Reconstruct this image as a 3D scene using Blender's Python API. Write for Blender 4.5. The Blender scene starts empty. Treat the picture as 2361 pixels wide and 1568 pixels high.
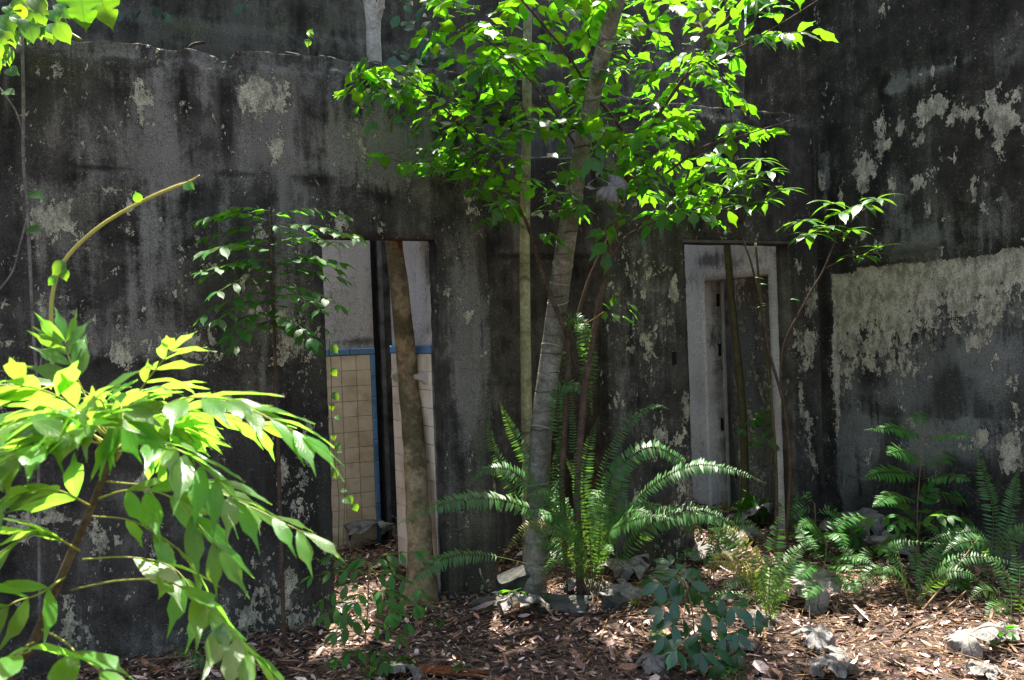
import bpy, math, random
import numpy as np
from mathutils import Vector, Matrix, noise as mnoise

random.seed(11); np.random.seed(11)
SC = bpy.context.scene
COL = SC.collection
R_ = math.radians

# ------------------------------------------------------------------ camera
CAM_H, FPX, ROLL, PITCH = 1.54, 2150.0, R_(2.1), R_(-0.6)
CAM = Vector((0, 0, CAM_H))
FWD = Vector((0, math.cos(PITCH), math.sin(PITCH)))
_X = Vector((1, 0, 0)); _U0 = _X.cross(FWD)
RGT = _X * math.cos(ROLL) - _U0 * math.sin(ROLL)
UPV = _U0 * math.cos(ROLL) + _X * math.sin(ROLL)
cd = bpy.data.cameras.new('camera'); cam = bpy.data.objects.new('camera', cd); COL.objects.link(cam)
cam.matrix_world = Matrix(((RGT.x, UPV.x, -FWD.x, CAM.x), (RGT.y, UPV.y, -FWD.y, CAM.y), (RGT.z, UPV.z, -FWD.z, CAM.z), (0, 0, 0, 1)))
cd.sensor_width = 36; cd.lens = 36 * FPX / 2361; cd.clip_start = 0.05; cd.clip_end = 500
cd.dof.use_dof = True; cd.dof.focus_distance = 5.0; cd.dof.aperture_fstop = 8.0
SC.camera = cam
# ------------------------------------------------------------------ light
SUN_EL, SUN_AZ = R_(71), R_(3)          # azimuth measured from +Y towards +X
w = bpy.data.worlds.new('World'); SC.world = w; w.use_nodes = True
nt = w.node_tree
sky = nt.nodes.new('ShaderNodeTexSky'); sky.sky_type = 'NISHITA'; sky.sun_disc = False
sky.sun_elevation = SUN_EL; sky.sun_rotation = SUN_AZ; sky.air_density = 1.0; sky.dust_density = 4.0; sky.ozone_density = 0.5
bg = nt.nodes['Background']; bg.inputs[1].default_value = 0.085
nt.links.new(sky.outputs[0], bg.inputs[0])
sl = bpy.data.lights.new('sun', 'SUN'); sl.energy = 5.0; sl.angle = R_(0.53); sl.color = (1.0, 0.95, 0.87)
so = bpy.data.objects.new('sun', sl); COL.objects.link(so)
sdir = Vector((math.sin(SUN_AZ) * math.cos(SUN_EL), math.cos(SUN_AZ) * math.cos(SUN_EL), math.sin(SUN_EL)))
so.rotation_euler = sdir.to_track_quat('Z', 'Y').to_euler(); so.location = sdir * 30
SC.view_settings.view_transform = 'Standard'; SC.view_settings.look = 'None'
SC.view_settings.exposure = 2.15; SC.view_settings.gamma = 1.0
SC.render.engine = 'CYCLES'
SC.cycles.max_bounces = 8; SC.cycles.transparent_max_bounces = 4; SC.cycles.use_denoising = True
SC.cycles.sample_clamp_indirect = 8.0

# ------------------------------------------------------------------ helpers
def ray(u, v):
    return FWD + RGT * ((u - 1180.5) / FPX) + UPV * ((784 - v) / FPX)
def P(u, v, d):
    return CAM + ray(u, v) * d
def proj(p):
    q = p - CAM; d = q.dot(FWD)
    if d < 0.05: return (-9999, -9999, d)
    return (1180.5 + FPX * q.dot(RGT) / d, 784 - FPX * q.dot(UPV) / d, d)
def ground_px(u, v, z=0.0):
    r = ray(u, v); t = (z - CAM_H) / r.z
    return CAM + r * t
def tag(o, label=None, cat=None, group=None, kind=None):
    if label: o['label'] = label
    if cat: o['category'] = cat
    if group: o['group'] = group
    if kind: o['kind'] = kind
    return o
def empty(name, loc, label, cat, group=None):
    o = bpy.data.objects.new(name, None); COL.objects.link(o); o.location = loc; o.empty_display_size = 0.05
    return tag(o, label, cat, group)
def mesh_from(name, verts, faces, mat=None, smooth=True):
    me = bpy.data.meshes.new(name); me.from_pydata([tuple(v) for v in verts], [], faces)
    if mat: me.materials.append(mat)
    if smooth: me.polygons.foreach_set('use_smooth', [True] * len(me.polygons))
    me.update(); return me
def link(name, me, parent=None, off=None):
    o = bpy.data.objects.new(name, me); COL.objects.link(o)
    if parent is not None: o.parent = parent
    if off is not None: o.location = off
    return o
def catmull(pts, n):
    pts = [Vector(p) for p in pts]
    if len(pts) == 2: return [pts[0].lerp(pts[1], i / n) for i in range(n + 1)]
    q = [pts[0] * 2 - pts[1]] + pts + [pts[-1] * 2 - pts[-2]]
    m = len(pts) - 1; out = []
    for i in range(n + 1):
        x = i / n * m; k = min(int(x), m - 1); t = x - k
        a, b, c, d = q[k:k + 4]
        out.append(0.5 * ((2 * b) + (c - a) * t + (2 * a - 5 * b + 4 * c - d) * t * t + (3 * b - a - 3 * c + d) * t ** 3))
    return out
def tube_geo(path, radii, sides, V, F, rough=0.0):
    n = len(path); base = len(V)
    T0 = (path[1] - path[0]).normalized()
    nrm = T0.orthogonal().normalized()
    for i in range(n):
        T = (path[min(i + 1, n - 1)] - path[max(i - 1, 0)])
        T = T.normalized() if T.length > 1e-9 else T0
        nrm = (nrm - T * nrm.dot(T)); nrm = nrm.normalized() if nrm.length > 1e-6 else T.orthogonal().normalized()
        bn = T.cross(nrm)
        for k in range(sides):
            a = 2 * math.pi * k / sides
            r = radii[i]
            if rough: r *= 1 + rough * mnoise.noise(path[i] * 9 + Vector((math.cos(a), math.sin(a), 0)) * 1.3)
            V.append(path[i] + (nrm * math.cos(a) + bn * math.sin(a)) * r)
    for i in range(n - 1):
        for k in range(sides):
            k2 = (k + 1) % sides
            F.append((base + i * sides + k, base + i * sides + k2, base + (i + 1) * sides + k2, base + (i + 1) * sides + k))
    F.append(tuple(base + k for k in reversed(range(sides))))
    F.append(tuple(base + (n - 1) * sides + k for k in range(sides)))
def lerp_list(vals, n):
    m = len(vals) - 1
    out = []
    for i in range(n + 1):
        x = i / n * m; k = min(int(x), m - 1); out.append(vals[k] + (vals[k + 1] - vals[k]) * (x - k))
    return out
def box_geo(lo, hi, V, F):
    b = len(V)
    for z in (lo[2], hi[2]):
        for (x, y) in ((lo[0], lo[1]), (hi[0], lo[1]), (hi[0], hi[1]), (lo[0], hi[1])): V.append((x, y, z))
    for f in ((3, 2, 1, 0), (4, 5, 6, 7), (0, 1, 5, 4), (1, 2, 6, 5), (2, 3, 7, 6), (3, 0, 4, 7)): F.append(tuple(b + i for i in f))
def frame(d, n):
    Y = d.normalized(); X = Y.cross(n)
    X = X.normalized() if X.length > 1e-6 else Y.orthogonal().normalized()
    Z = X.cross(Y)
    return Matrix(((X.x, Y.x, Z.x), (X.y, Y.y, Z.y), (X.z, Y.z, Z.z)))
def rv(s=1.0):
    return Vector((random.uniform(-s, s), random.uniform(-s, s), random.uniform(-s, s)))

# ------------------------------------------------------------------ materials
class NT:
    def __init__(s, name):
        s.m = bpy.data.materials.new(name); s.m.use_nodes = True; s.t = s.m.node_tree
        s.t.nodes.clear(); s.out = s.t.nodes.new('ShaderNodeOutputMaterial')
    def n(s, typ, **kw):
        nd = s.t.nodes.new('ShaderNode' + typ)
        for k, v in kw.items():
            if k.startswith('_'): setattr(nd, k[1:], v)
        for k, v in kw.items():
            if k.startswith('_'): continue
            key = int(k[1:]) if k[0] == 'i' and k[1:].isdigit() else k.replace('__', ' ')
            s.set(nd.inputs[key], v)
        return nd
    def set(s, inp, v):
        if isinstance(v, bpy.types.NodeSocket): s.t.links.new(v, inp)
        elif isinstance(v, bpy.types.Node): s.t.links.new(v.outputs[0], inp)
        else:
            if isinstance(v, tuple) and len(v) == 3 and inp.type == 'RGBA': v = v + (1,)
            inp.default_value = v
    def math(s, op, a, b=0.0, c=0.0, clamp=False):
        nd = s.t.nodes.new('ShaderNodeMath'); nd.operation = op; nd.use_clamp = clamp
        s.set(nd.inputs[0], a); s.set(nd.inputs[1], b); s.set(nd.inputs[2], c); return nd.outputs[0]
    def mix(s, f, a, b, typ='MIX'):
        nd = s.t.nodes.new('ShaderNodeMixRGB'); nd.blend_type = typ
        s.set(nd.inputs[0], f); s.set(nd.inputs[1], a); s.set(nd.inputs[2], b); return nd.outputs[0]
    def ramp(s, f, stops, interp='LINEAR'):
        nd = s.t.nodes.new('ShaderNodeValToRGB'); nd.color_ramp.interpolation = interp
        e = nd.color_ramp.elements
        while len(e) < len(stops): e.new(0.5)
        for i, (p, c) in enumerate(stops):
            e[i].position = p; e[i].color = (c if isinstance(c, tuple) else (c, c, c)) + (1,)
        s.set(nd.inputs[0], f); return nd.outputs[0]
    def noise(s, vec, scale, detail=6.0, rough=0.6, dist=0.0):
        return s.n('TexNoise', Vector=vec, Scale=scale, Detail=detail, Roughness=rough, Distortion=dist).outputs[0]
    def mapping(s, vec, scale=(1, 1, 1), loc=(0, 0, 0)):
        return s.n('Mapping', Vector=vec, Scale=scale, Location=loc).outputs[0]
    def smooth(s, x, a, b):
        nd = s.t.nodes.new('ShaderNodeMapRange'); nd.interpolation_type = 'SMOOTHSTEP'
        s.set(nd.inputs['Value'], x); s.set(nd.inputs['From Min'], a); s.set(nd.inputs['From Max'], b); return nd.outputs[0]
    def surf(s, sh):
        s.t.links.new(sh.outputs[0] if isinstance(sh, bpy.types.Node) else sh, s.out.inputs[0]); return s.m
    def bsdf(s, color, rough=0.8, spec=0.3, normal=None, **kw):
        nd = s.t.nodes.new('ShaderNodeBsdfPrincipled')
        s.set(nd.inputs['Base Color'], color); s.set(nd.inputs['Roughness'], rough); s.set(nd.inputs['Specular IOR Level'], spec)
        if normal is not None: s.set(nd.inputs['Normal'], normal)
        return nd
    def bump(s, h, strength=0.5, dist=0.01):
        return s.n('Bump', Strength=strength, Distance=dist, Height=h).outputs[0]

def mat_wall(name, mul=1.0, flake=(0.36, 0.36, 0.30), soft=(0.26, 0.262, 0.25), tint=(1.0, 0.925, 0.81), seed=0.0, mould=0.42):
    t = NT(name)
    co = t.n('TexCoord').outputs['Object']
    co = t.mapping(co, loc=(seed, seed * 1.7, seed * 0.3))
    at = t.n('Attribute', _attribute_name='masks')
    sep = t.n('SeparateColor', Color=at.outputs['Color'])
    Rm, Gm, Bm, Am = sep.outputs[0], sep.outputs[1], sep.outputs[2], at.outputs['Alpha']
    big = t.noise(co, 1.5, 5, 0.6)
    streak = t.noise(t.mapping(co, (7, 7, 0.7)), 1.0, 4, 0.62, 0.4)
    streak2 = t.noise(t.mapping(co, (24, 24, 2.2)), 1.0, 3, 0.6, 0.3)
    mid = t.noise(co, 6.0, 6, 0.70, 0.3)
    fine = t.noise(co, 70.0, 3, 0.75)
    grit = t.noise(co, 210.0, 1, 0.6)
    v = t.math('ADD', t.math('MULTIPLY', streak, 0.30), t.math('ADD', t.math('MULTIPLY', big, 0.26), t.math('ADD', t.math('MULTIPLY', mid, 0.34), t.math('MULTIPLY', streak2, 0.10))))
    base = t.ramp(v, [(0.38, (0.019 * mul, 0.0186 * mul, 0.018 * mul)), (0.46, (0.042 * mul, 0.041 * mul, 0.038 * mul)), (0.53, (0.064 * mul, 0.062 * mul, 0.058 * mul)), (0.63, (0.17 * mul, 0.167 * mul, 0.158 * mul))])
    # soft washed light areas, broken into runs and grain
    det = t.math('ADD', t.math('MULTIPLY', t.math('SUBTRACT', streak2, 0.5), 1.5), t.math('ADD', t.math('MULTIPLY', t.math('SUBTRACT', mid, 0.5), 1.9), t.math('MULTIPLY', t.math('SUBTRACT', fine, 0.5), 0.9)))
    sm = t.smooth(t.math('ADD', Bm, t.math('MULTIPLY', det, 0.85)), 0.24, 1.0)
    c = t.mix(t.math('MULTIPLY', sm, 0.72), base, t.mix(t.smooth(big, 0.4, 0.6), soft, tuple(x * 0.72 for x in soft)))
    # moss / algae
    mo = t.math('MULTIPLY', Am, t.smooth(mid, 0.36, 0.62), clamp=True)
    c = t.mix(mo, c, (0.060, 0.066, 0.026))
    # black mould and painted darkening: placed marks plus free blotches
    free = t.smooth(t.math('ADD', t.math('MULTIPLY', mid, 0.55), t.math('MULTIPLY', streak, 0.45)), 0.475, 0.37)
    blk = t.math('ADD', t.smooth(t.math('ADD', Gm, t.math('MULTIPLY', det, 0.7)), 0.36, 1.0), t.math('MULTIPLY', free, mould), clamp=True)
    c = t.mix(t.math('MULTIPLY', blk, 0.76), c, (0.011, 0.0105, 0.010))
    # hard edged paint flakes
    fl = t.math('ADD', Rm, t.math('ADD', t.math('MULTIPLY', t.math('SUBTRACT', t.noise(t.mapping(co, (1, 1, 0.62)), 8.0, 4, 0.7, 0.6), 0.5), 1.7), t.math('MULTIPLY', t.math('SUBTRACT', t.noise(t.mapping(co, (1, 1, 0.7)), 34.0, 4, 0.75, 0.3), 0.5), 1.5)))
    fmask = t.smooth(fl, 0.36, 0.42)
    edge = t.math('MULTIPLY', t.smooth(fl, 0.28, 0.36), t.math('SUBTRACT', 1.0, fmask))
    crack = t.n('TexVoronoi', _feature='DISTANCE_TO_EDGE', Vector=co, Scale=34.0).outputs['Distance']
    fcol = t.mix(t.smooth(t.noise(t.mapping(co, (1, 1, .5)), 16.0, 5, 0.75), 0.40, 0.62), flake, tuple(x * 0.42 for x in flake))
    fcol = t.mix(t.smooth(crack, 0.035, 0.0), fcol, tuple(x * 0.35 for x in flake))
    c = t.mix(t.math('MULTIPLY', edge, 0.5), c, (0.012, 0.012, 0.012))
    c = t.mix(fmask, c, fcol)
    # pale salt specks and pores
    sp = t.math('MULTIPLY', t.smooth(fine, 0.56, 0.70), t.smooth(mid, 0.38, 0.62))
    c = t.mix(t.math('MULTIPLY', sp, 0.6), c, (0.24, 0.24, 0.205))
    c = t.mix(t.math('MULTIPLY', t.smooth(fine, 0.40, 0.28), 0.7), c, (0.01, 0.01, 0.01))
    c = t.mix(1.0, c, t.ramp(grit, [(0.3, 0.55), (0.7, 1.45)]), 'MULTIPLY')
    c = t.mix(1.0, c, tint, 'MULTIPLY')
    h = t.math('ADD', t.math('MULTIPLY', fmask, 0.8), t.math('ADD', t.math('MULTIPLY', fine, 0.5), t.math('MULTIPLY', mid, 0.6)))
    return t.surf(t.bsdf(c, 0.92, 0.15, t.bump(h, 0.55, 0.006)))

def mat_leaf(name, col, trans, rough=0.38, spec=0.5, tfac=0.45, var=0.25, blemish=0.0, blem_col=(0.25, 0.20, 0.02)):
    t = NT(name)
    uv = t.n('UVMap').outputs[0]
    sx = t.n('SeparateXYZ', Vector=uv)
    rnd = t.n('ObjectInfo').outputs['Random']
    at = t.n('Attribute', _attribute_name='lrand')
    rr = t.math('FRACT', t.math('ADD', rnd, at.outputs['Fac']))
    ax = t.math('ABSOLUTE', t.math('SUBTRACT', sx.outputs[0], 0.5))
    mid = t.smooth(ax, 0.035, 0.0)
    ph = t.math('FRACT', t.math('SUBTRACT', t.math('MULTIPLY', sx.outputs[1], 9.0), t.math('MULTIPLY', ax, 5.0)))
    vein = t.math('MULTIPLY', t.smooth(t.math('ABSOLUTE', t.math('SUBTRACT', ph, 0.5)), 0.10, 0.0), 0.5)
    vv = t.math('MAXIMUM', mid, vein)
    n1 = t.noise(t.n('TexCoord').outputs['Object'], 30.0, 4, 0.6)
    hue = t.n('HueSaturation', Hue=t.math('ADD', 0.5 - 0.022, t.math('MULTIPLY', rr, 0.044)), Saturation=1.0, Value=t.math('ADD', 1 - var, t.math('MULTIPLY', rr, 2 * var)), Color=col)
    c = t.mix(t.math('MULTIPLY', vv, 0.7), hue.outputs[0], tuple(min(1, x * 1.9 + 0.02) for x in col))
    c = t.mix(0.5, c, t.ramp(n1, [(0.3, 0.6), (0.7, 1.4)]), 'MULTIPLY')
    hue2 = t.n('HueSaturation', Hue=t.math('ADD', 0.5 - 0.018, t.math('MULTIPLY', rr, 0.036)), Saturation=1.0, Value=t.math('ADD', 1 - var, t.math('MULTIPLY', rr, 2 * var)), Color=trans)
    tc = t.mix(t.math('MULTIPLY', vv, 0.55), hue2.outputs[0], tuple(x * 0.35 for x in trans))
    if blemish:
        bm = t.math('MULTIPLY', t.smooth(t.noise(t.n('TexCoord').outputs['Object'], 55.0, 3, 0.6), 0.60, 0.68), blemish)
        c = t.mix(bm, c, blem_col); tc = t.mix(bm, tc, tuple(x * 0.6 for x in blem_col))
    bs = t.bsdf(c, rough, spec, t.bump(t.math('ADD', vv, t.math('MULTIPLY', n1, 0.6)), 0.25, 0.002))
    tr = t.n('BsdfTranslucent', Color=tc)
    mx = t.n('MixShader', Fac=tfac, i1=bs.outputs[0], i2=tr.outputs[0])
    return t.surf(mx)

def mat_bark(name, c1, c2, c3, scale=14.0, ring=0.0, moss=(0.05, 0.055, 0.015), mossamt=0.4, zs=1.0):
    t = NT(name)
    co = t.n('TexCoord').outputs['Object']
    n = t.noise(t.mapping(co, (1, 1, zs)), scale, 7, 0.65, 0.3)
    n2 = t.noise(co, scale * 5, 4, 0.7)
    n3 = t.noise(co, 3.5, 5, 0.6)
    c = t.ramp(n, [(0.3, c1), (0.5, c2), (0.7, c3)])
    c = t.mix(t.math('MULTIPLY', t.smooth(t.math('ADD', t.math('MULTIPLY', n3, .7), t.math('MULTIPLY', n, .3)), 0.46, 0.55), mossamt), c, moss)
    c = t.mix(1.0, c, t.ramp(n2, [(0.3, 0.6), (0.7, 1.3)]), 'MULTIPLY')
    h = t.math('ADD', n, t.math('MULTIPLY', n2, 0.4))
    if ring:
        z = t.n('SeparateXYZ', Vector=co).outputs[2]
        zz = t.math('ADD', t.math('MULTIPLY', z, ring), t.math('MULTIPLY', t.noise(co, 2.0, 2), 1.2))
        r = t.smooth(t.math('ABSOLUTE', t.math('SUBTRACT', t.math('FRACT', zz), 0.5)), 0.06, 0.0)
        r = t.math('MULTIPLY', r, t.smooth(t.noise(co, 9.0, 3), 0.35, 0.6))
        c = t.mix(t.math('MULTIPLY', r, 0.75), c, tuple(x * 0.35 for x in c1))
        h = t.math('SUBTRACT', h, r)
    return t.surf(t.bsdf(c, 0.85, 0.2, t.bump(h, 0.6, 0.006)))

def mat_simple(name, c1, c2, scale=20.0, rough=0.8, spec=0.3, bump=0.3, var=0.0, detail=6):
    t = NT(name)
    co = t.n('TexCoord').outputs['Object']
    n = t.noise(co, scale, detail, 0.65)
    c = t.ramp(n, [(0.32, c1), (0.68, c2)])
    if var:
        rnd = t.n('ObjectInfo').outputs['Random']
        c = t.n('HueSaturation', Hue=0.5, Saturation=1.0, Value=t.math('ADD', 1 - var, t.math('MULTIPLY', rnd, 2 * var)), Color=c).outputs[0]
    return t.surf(t.bsdf(c, rough, spec, t.bump(n, bump, 0.004)))

M = {}
M['wall'] = mat_wall('mouldy_plaster', 1.0, flake=(0.46, 0.465, 0.37))
M['wall_right'] = mat_wall('peeling_plaster', 0.62, flake=(0.47, 0.455, 0.40), soft=(0.23, 0.245, 0.26), tint=(1, 0.94, 0.83), seed=3.3)
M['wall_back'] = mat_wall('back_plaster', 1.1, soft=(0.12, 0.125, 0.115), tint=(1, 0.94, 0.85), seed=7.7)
M['wall_white'] = mat_wall('white_plaster', 4.5, flake=(0.6, 0.58, 0.55), soft=(0.72, 0.70, 0.67), tint=(1, 0.98, 0.96), seed=5.1, mould=0.15)
M['wall_stain'] = mat_wall('stained_plaster', 3.4, flake=(0.42, 0.42, 0.42), soft=(0.45, 0.45, 0.47), tint=(0.97, 0.97, 1.0), seed=9.4, mould=0.3)

def mat_tile(name, c, dirt):
    t = NT(name)
    co = t.n('TexCoord').outputs['Object']; rnd = t.n('ObjectInfo').outputs['Random']
    n = t.noise(t.n('NewGeometry').outputs['Position'], 5.0, 6, 0.65)
    cc = t.n('HueSaturation', Hue=0.5, Saturation=1.0, Value=t.math('ADD', 0.88, t.math('MULTIPLY', rnd, 0.2)), Color=c).outputs[0]
    cc = t.mix(t.smooth(n, 0.45, 0.72), cc, dirt)
    return t.surf(t.bsdf(cc, 0.42, 0.4, t.bump(t.noise(co, 30, 3), 0.08, 0.003)))
M['tile_cream'] = mat_tile('cream_tile', (0.74, 0.61, 0.42), (0.50, 0.38, 0.23))
M['tile_white'] = mat_tile('pale_tile', (0.80, 0.69, 0.52), (0.56, 0.43, 0.28))
M['tile_blue'] = mat_tile('blue_tile', (0.11, 0.26, 0.46), (0.08, 0.12, 0.17))
M['iron'] = mat_simple('rusty_iron', (0.018, 0.012, 0.010), (0.06, 0.035, 0.025), 40, 0.8)
M['hole'] = mat_simple('hole_shade', (0.006, 0.006, 0.006), (0.012, 0.012, 0.012), 20, 0.95)  # near-black colour standing for the shade inside holes and the gap
M['ceramic'] = mat_simple('cream_ceramic', (0.42, 0.37, 0.30), (0.52, 0.47, 0.39), 9, 0.35, 0.5, 0.05)

# ------------------------------------------------------------------ wall builder
ALPHA = R_(61.9)
AX = Vector((math.sin(ALPHA), math.cos(ALPHA), 0))        # along front wall, to the right
NB = Vector((-math.cos(ALPHA), math.sin(ALPHA), 0))       # into the building (away from the camera)
O1 = ground_px(1040, 1385)                                 # foot of the right jamb of the bathroom door
class Plane:
    """local X along ax, local Z up, front face normal -back"""
    def __init__(s, origin, ax, back):
        s.o, s.ax, s.back = Vector(origin), Vector(ax), Vector(back)
    def px(s, u, v):
        r = ray(u, v); t = (s.o - CAM).dot(s.back) / r.dot(s.back); p = CAM + r * t - s.o
        return p.dot(s.ax), p.z
    def w(s, x, z, y=0.0):
        return s.o + s.ax * x + s.back * y + Vector((0, 0, z))
    def depth(s, u, v):
        r = ray(u, v); return (s.o - CAM).dot(s.back) / r.dot(s.back)
    def matrix(s):
        a, b = s.ax, s.back
        return Matrix(((a.x, b.x, 0, s.o.x), (a.y, b.y, 0, s.o.y), (a.z, b.z, 1, s.o.z), (0, 0, 0, 1)))
W1 = Plane(O1, AX, NB)

def build_wall(name, pl, x0, x1, ztop, thick, mat, holes=(), step=0.028, marks=(), label='', cat='wall', rough=0.003, base=(0, 0, 0, 0), z0=-0.15, disp=None, chip=0.006, masks_fn=None):
    """holes: (xa, xb, za, zb, rag).  marks: (channel, x, z, rx, rz, strength)."""
    zt = ztop if callable(ztop) else (lambda x: ztop)
    xs = list(np.arange(x0, x1 + step * 0.5, step)); zmax = max(zt(x) for x in xs) + step
    zs = list(np.arange(z0, zmax + step, step))
    for h in holes:
        for vals, a in ((xs, h[0]), (xs, h[1]), (zs, h[2]), (zs, h[3])):
            k = min(range(len(vals)), key=lambda i: abs(vals[i] - a)); vals[k] = a
    xs.sort(); zs.sort(); nx, nz = len(xs), len(zs)
    X = np.array(xs)[:, None].repeat(nz, 1); Z = np.array(zs)[None, :].repeat(nx, 0)
    T = np.array([zt(x) for x in xs])[:, None].repeat(nz, 1)
    over = Z >= T
    keep = ~(over[:-1, :-1] & over[1:, :-1])
    for h in holes:
        cx = (X[:-1, :-1] + X[1:, 1:]) / 2; cz = (Z[:-1, :-1] + Z[1:, 1:]) / 2
        keep &= ~((cx > h[0]) & (cx < h[1]) & (cz > h[2]) & (cz < h[3]))
    Z = np.minimum(Z, T)
    Y = np.zeros_like(X); Xd = X.copy(); Zd = Z.copy()
    for i in range(nx):
        for j in range(nz):
            p = Vector((X[i, j], 0, Z[i, j]))
            Y[i, j] = rough * 2.2 * mnoise.noise(p * 2.3) + rough * mnoise.noise(p * 11) + (disp(X[i, j], Z[i, j]) if disp else 0)
    for h in holes:
        rag = h[4] if len(h) > 4 else chip
        for i in range(nx):
            for j in range(nz):
                on_x = (abs(X[i, j] - h[0]) < 1e-6 or abs(X[i, j] - h[1]) < 1e-6) and h[2] - 1e-6 <= Z[i, j] <= h[3] + 1e-6
                on_z = (abs(Z[i, j] - h[3]) < 1e-6 or abs(Z[i, j] - h[2]) < 1e-6) and h[0] - 1e-6 <= X[i, j] <= h[1] + 1e-6
                q = Vector((X[i, j] * 14, 3.1, Z[i, j] * 14))
                if on_x: Xd[i, j] += mnoise.noise(q) * chip
                if on_z: Zd[i, j] += mnoise.noise(q * 0.6) * (rag if abs(Z[i, j] - h[3]) < 1e-6 else chip)
    mk = np.zeros((nx, nz, 4)); mk[:] = np.array(base)
    for (ch, mx, mz, rx, rz, st) in marks:
        g = np.exp(-(((X - mx) / rx) ** 2 + ((Z - mz) / rz) ** 2)) * st
        mk[:, :, ch] = np.where(g >= 0, np.maximum(mk[:, :, ch], 0) + g, mk[:, :, ch] + g)
    if masks_fn: masks_fn(X, Z, mk)
    mk = np.clip(mk, -1, 1.2)
    idx = -np.ones((nx, nz), int); V = []; Ms = []
    def vid(i, j):
        if idx[i, j] < 0:
            idx[i, j] = len(V); V.append((Xd[i, j], Y[i, j], Zd[i, j])); Ms.append(mk[i, j])
        return int(idx[i, j])
    F = []; edges = {}
    for i in range(nx - 1):
        for j in range(nz - 1):
            if not keep[i, j]: continue
            f = (vid(i, j), vid(i + 1, j), vid(i + 1, j + 1), vid(i, j + 1)); F.append(f)
            for a, b in zip(f, f[1:] + f[:1]):
                k = (min(a, b), max(a, b))
                edges[k] = None if k in edges else (a, b)
    nV = len(V)
    V2 = [(v[0], thick, v[2]) for v in V]; V += V2; Ms += [np.array((m[0] * 0.3, 0.4 + 0.0 * m[1], 0, 0)) for m in Ms]
    nf = len(F)
    F += [tuple(i + nV for i in reversed(f)) for f in F]
    for e in edges.values():
        if e: F.append((e[1], e[0], e[0] + nV, e[1] + nV))
    me = mesh_from(name, V, F, mat, smooth=False)
    sm = [True] * nf + [True] * nf + [False] * (len(F) - 2 * nf); me.polygons.foreach_set('use_smooth', sm)
    ca = me.color_attributes.new('masks', 'FLOAT_COLOR', 'POINT')
    ca.data.foreach_set('color', np.array(Ms).astype(np.float32).ravel())
    o = link(name, me); o.matrix_world = pl.matrix()
    return tag(o, label, cat)

def marks_px(pl, lst):
    out = []
    for (ch, u, v, ru, rvv, st) in lst:
        x, z = pl.px(u, v); xa, _ = pl.px(u + ru, v); _, zb = pl.px(u, v - rvv)
        k_ = 1.25 if ch == 0 else 1.0; out.append((ch, x, z, max(0.01, abs(xa - x)) * k_, max(0.01, abs(zb - z)) * k_, st * (1.12 if ch == 0 else 1.15)))
    return out

# ------------------------------------------------------------------ ground
GX = [-40, -20, -10, -6, -4.5] + list(np.arange(-3.6, 4.61, 0.055)) + [5.5, 7, 10, 20, 40]
GY = [-40, -15, -5, 0, 1.5, 2.2] + list(np.arange(2.8, 9.41, 0.055)) + [10, 12, 16, 25, 60]
def gz(x, y):
    b = Vector((x, y, 0)).dot(NB) - O1.dot(NB)       # depth behind front wall
    rise = 0.08 * min(1, max(0, (b - 0.1) / 1.0))
    p = Vector((x, y, 0))
    return 0.035 * mnoise.noise(p * 1.1) + 0.018 * mnoise.noise(p * 4) + 0.008 * mnoise.noise(p * 13) - 0.01 + rise
V = [(x, y, gz(x, y)) for x in GX for y in GY]; ny = len(GY)
F = [(i * ny + j, (i + 1) * ny + j, (i + 1) * ny + j + 1, i * ny + j + 1) for i in range(len(GX) - 1) for j in range(ny - 1)]
t = NT('forest_soil')
co = t.n('TexCoord').outputs['Object']
n1 = t.noise(co, 5, 8, 0.7); n2 = t.noise(co, 45, 6, 0.7); n3 = t.n('TexVoronoi', Vector=co, Scale=38.0)
c = t.ramp(n1, [(0.3, (0.016, 0.011, 0.009)), (0.55, (0.045, 0.031, 0.025)), (0.75, (0.10, 0.072, 0.06))])
c = t.mix(0.5, c, t.mix(1.0, t.n('SeparateColor', Color=n3.outputs['Color']).outputs[0], (0.16, 0.115, 0.092), 'MULTIPLY'))
c = t.mix(1.0, c, t.ramp(n2, [(0.3, 0.5), (0.7, 1.4)]), 'MULTIPLY')
M['soil'] = t.surf(t.bsdf(c, 0.95, 0.1, t.bump(t.math('ADD', n2, n3.outputs['Distance']), 0.5, 0.01)))
tag(link('ground', mesh_from('ground', V, F, M['soil'])), kind='structure')

# ------------------------------------------------------------------ front wall
def interp(tab):
    xs = [a for a, b in tab]; ys = [b for a, b in tab]
    return lambda x: float(np.interp(x, xs, ys))
top_px = [(-400, 40), (0, 68), (60, 75), (120, 82), (180, 92), (250, 93), (300, 96), (340, 98), (352, 106), (385, 112), (430, 108), (470, 120), (500, 126), (508, 138), (534, 138), (540, 113), (600, 117), (700, 125), (760, 126), (800, 138), (830, 140), (900, 146), (1000, 155), (1080, 168), (1150, 176), (1205, 182), (1260, 190), (1330, 200), (1400, 214), (1500, 228), (1600, 240), (1700, 250), (1780, 256), (1890, 266), (2100, 280)]
tab = [W1.px(u, v) for u, v in top_px]
_ft = interp(tab)
front_top = lambda x: _ft(x) + 0.012 * mnoise.noise(Vector((x * 9, 0, 0))) + 0.008 * mnoise.noise(Vector((x * 31, 5, 0)))
xc, _ = W1.px(1890, 800)                                   # corner with the right wall
d1l, _ = W1.px(755, 900); d1r, d1t = W1.px(1012, 548)
d1r = 0.5 * (W1.px(1006, 560)[0] + W1.px(1036, 1370)[0])
d1t = 0.5 * (W1.px(742, 545)[1] + W1.px(1000, 548)[1])
opl = 0.5 * (W1.px(1128, 560)[0] + W1.px(1146, 1360)[0]); opr = W1.px(1400, 800)[0]; opt = W1.px(1300, 292)[1]
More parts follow.
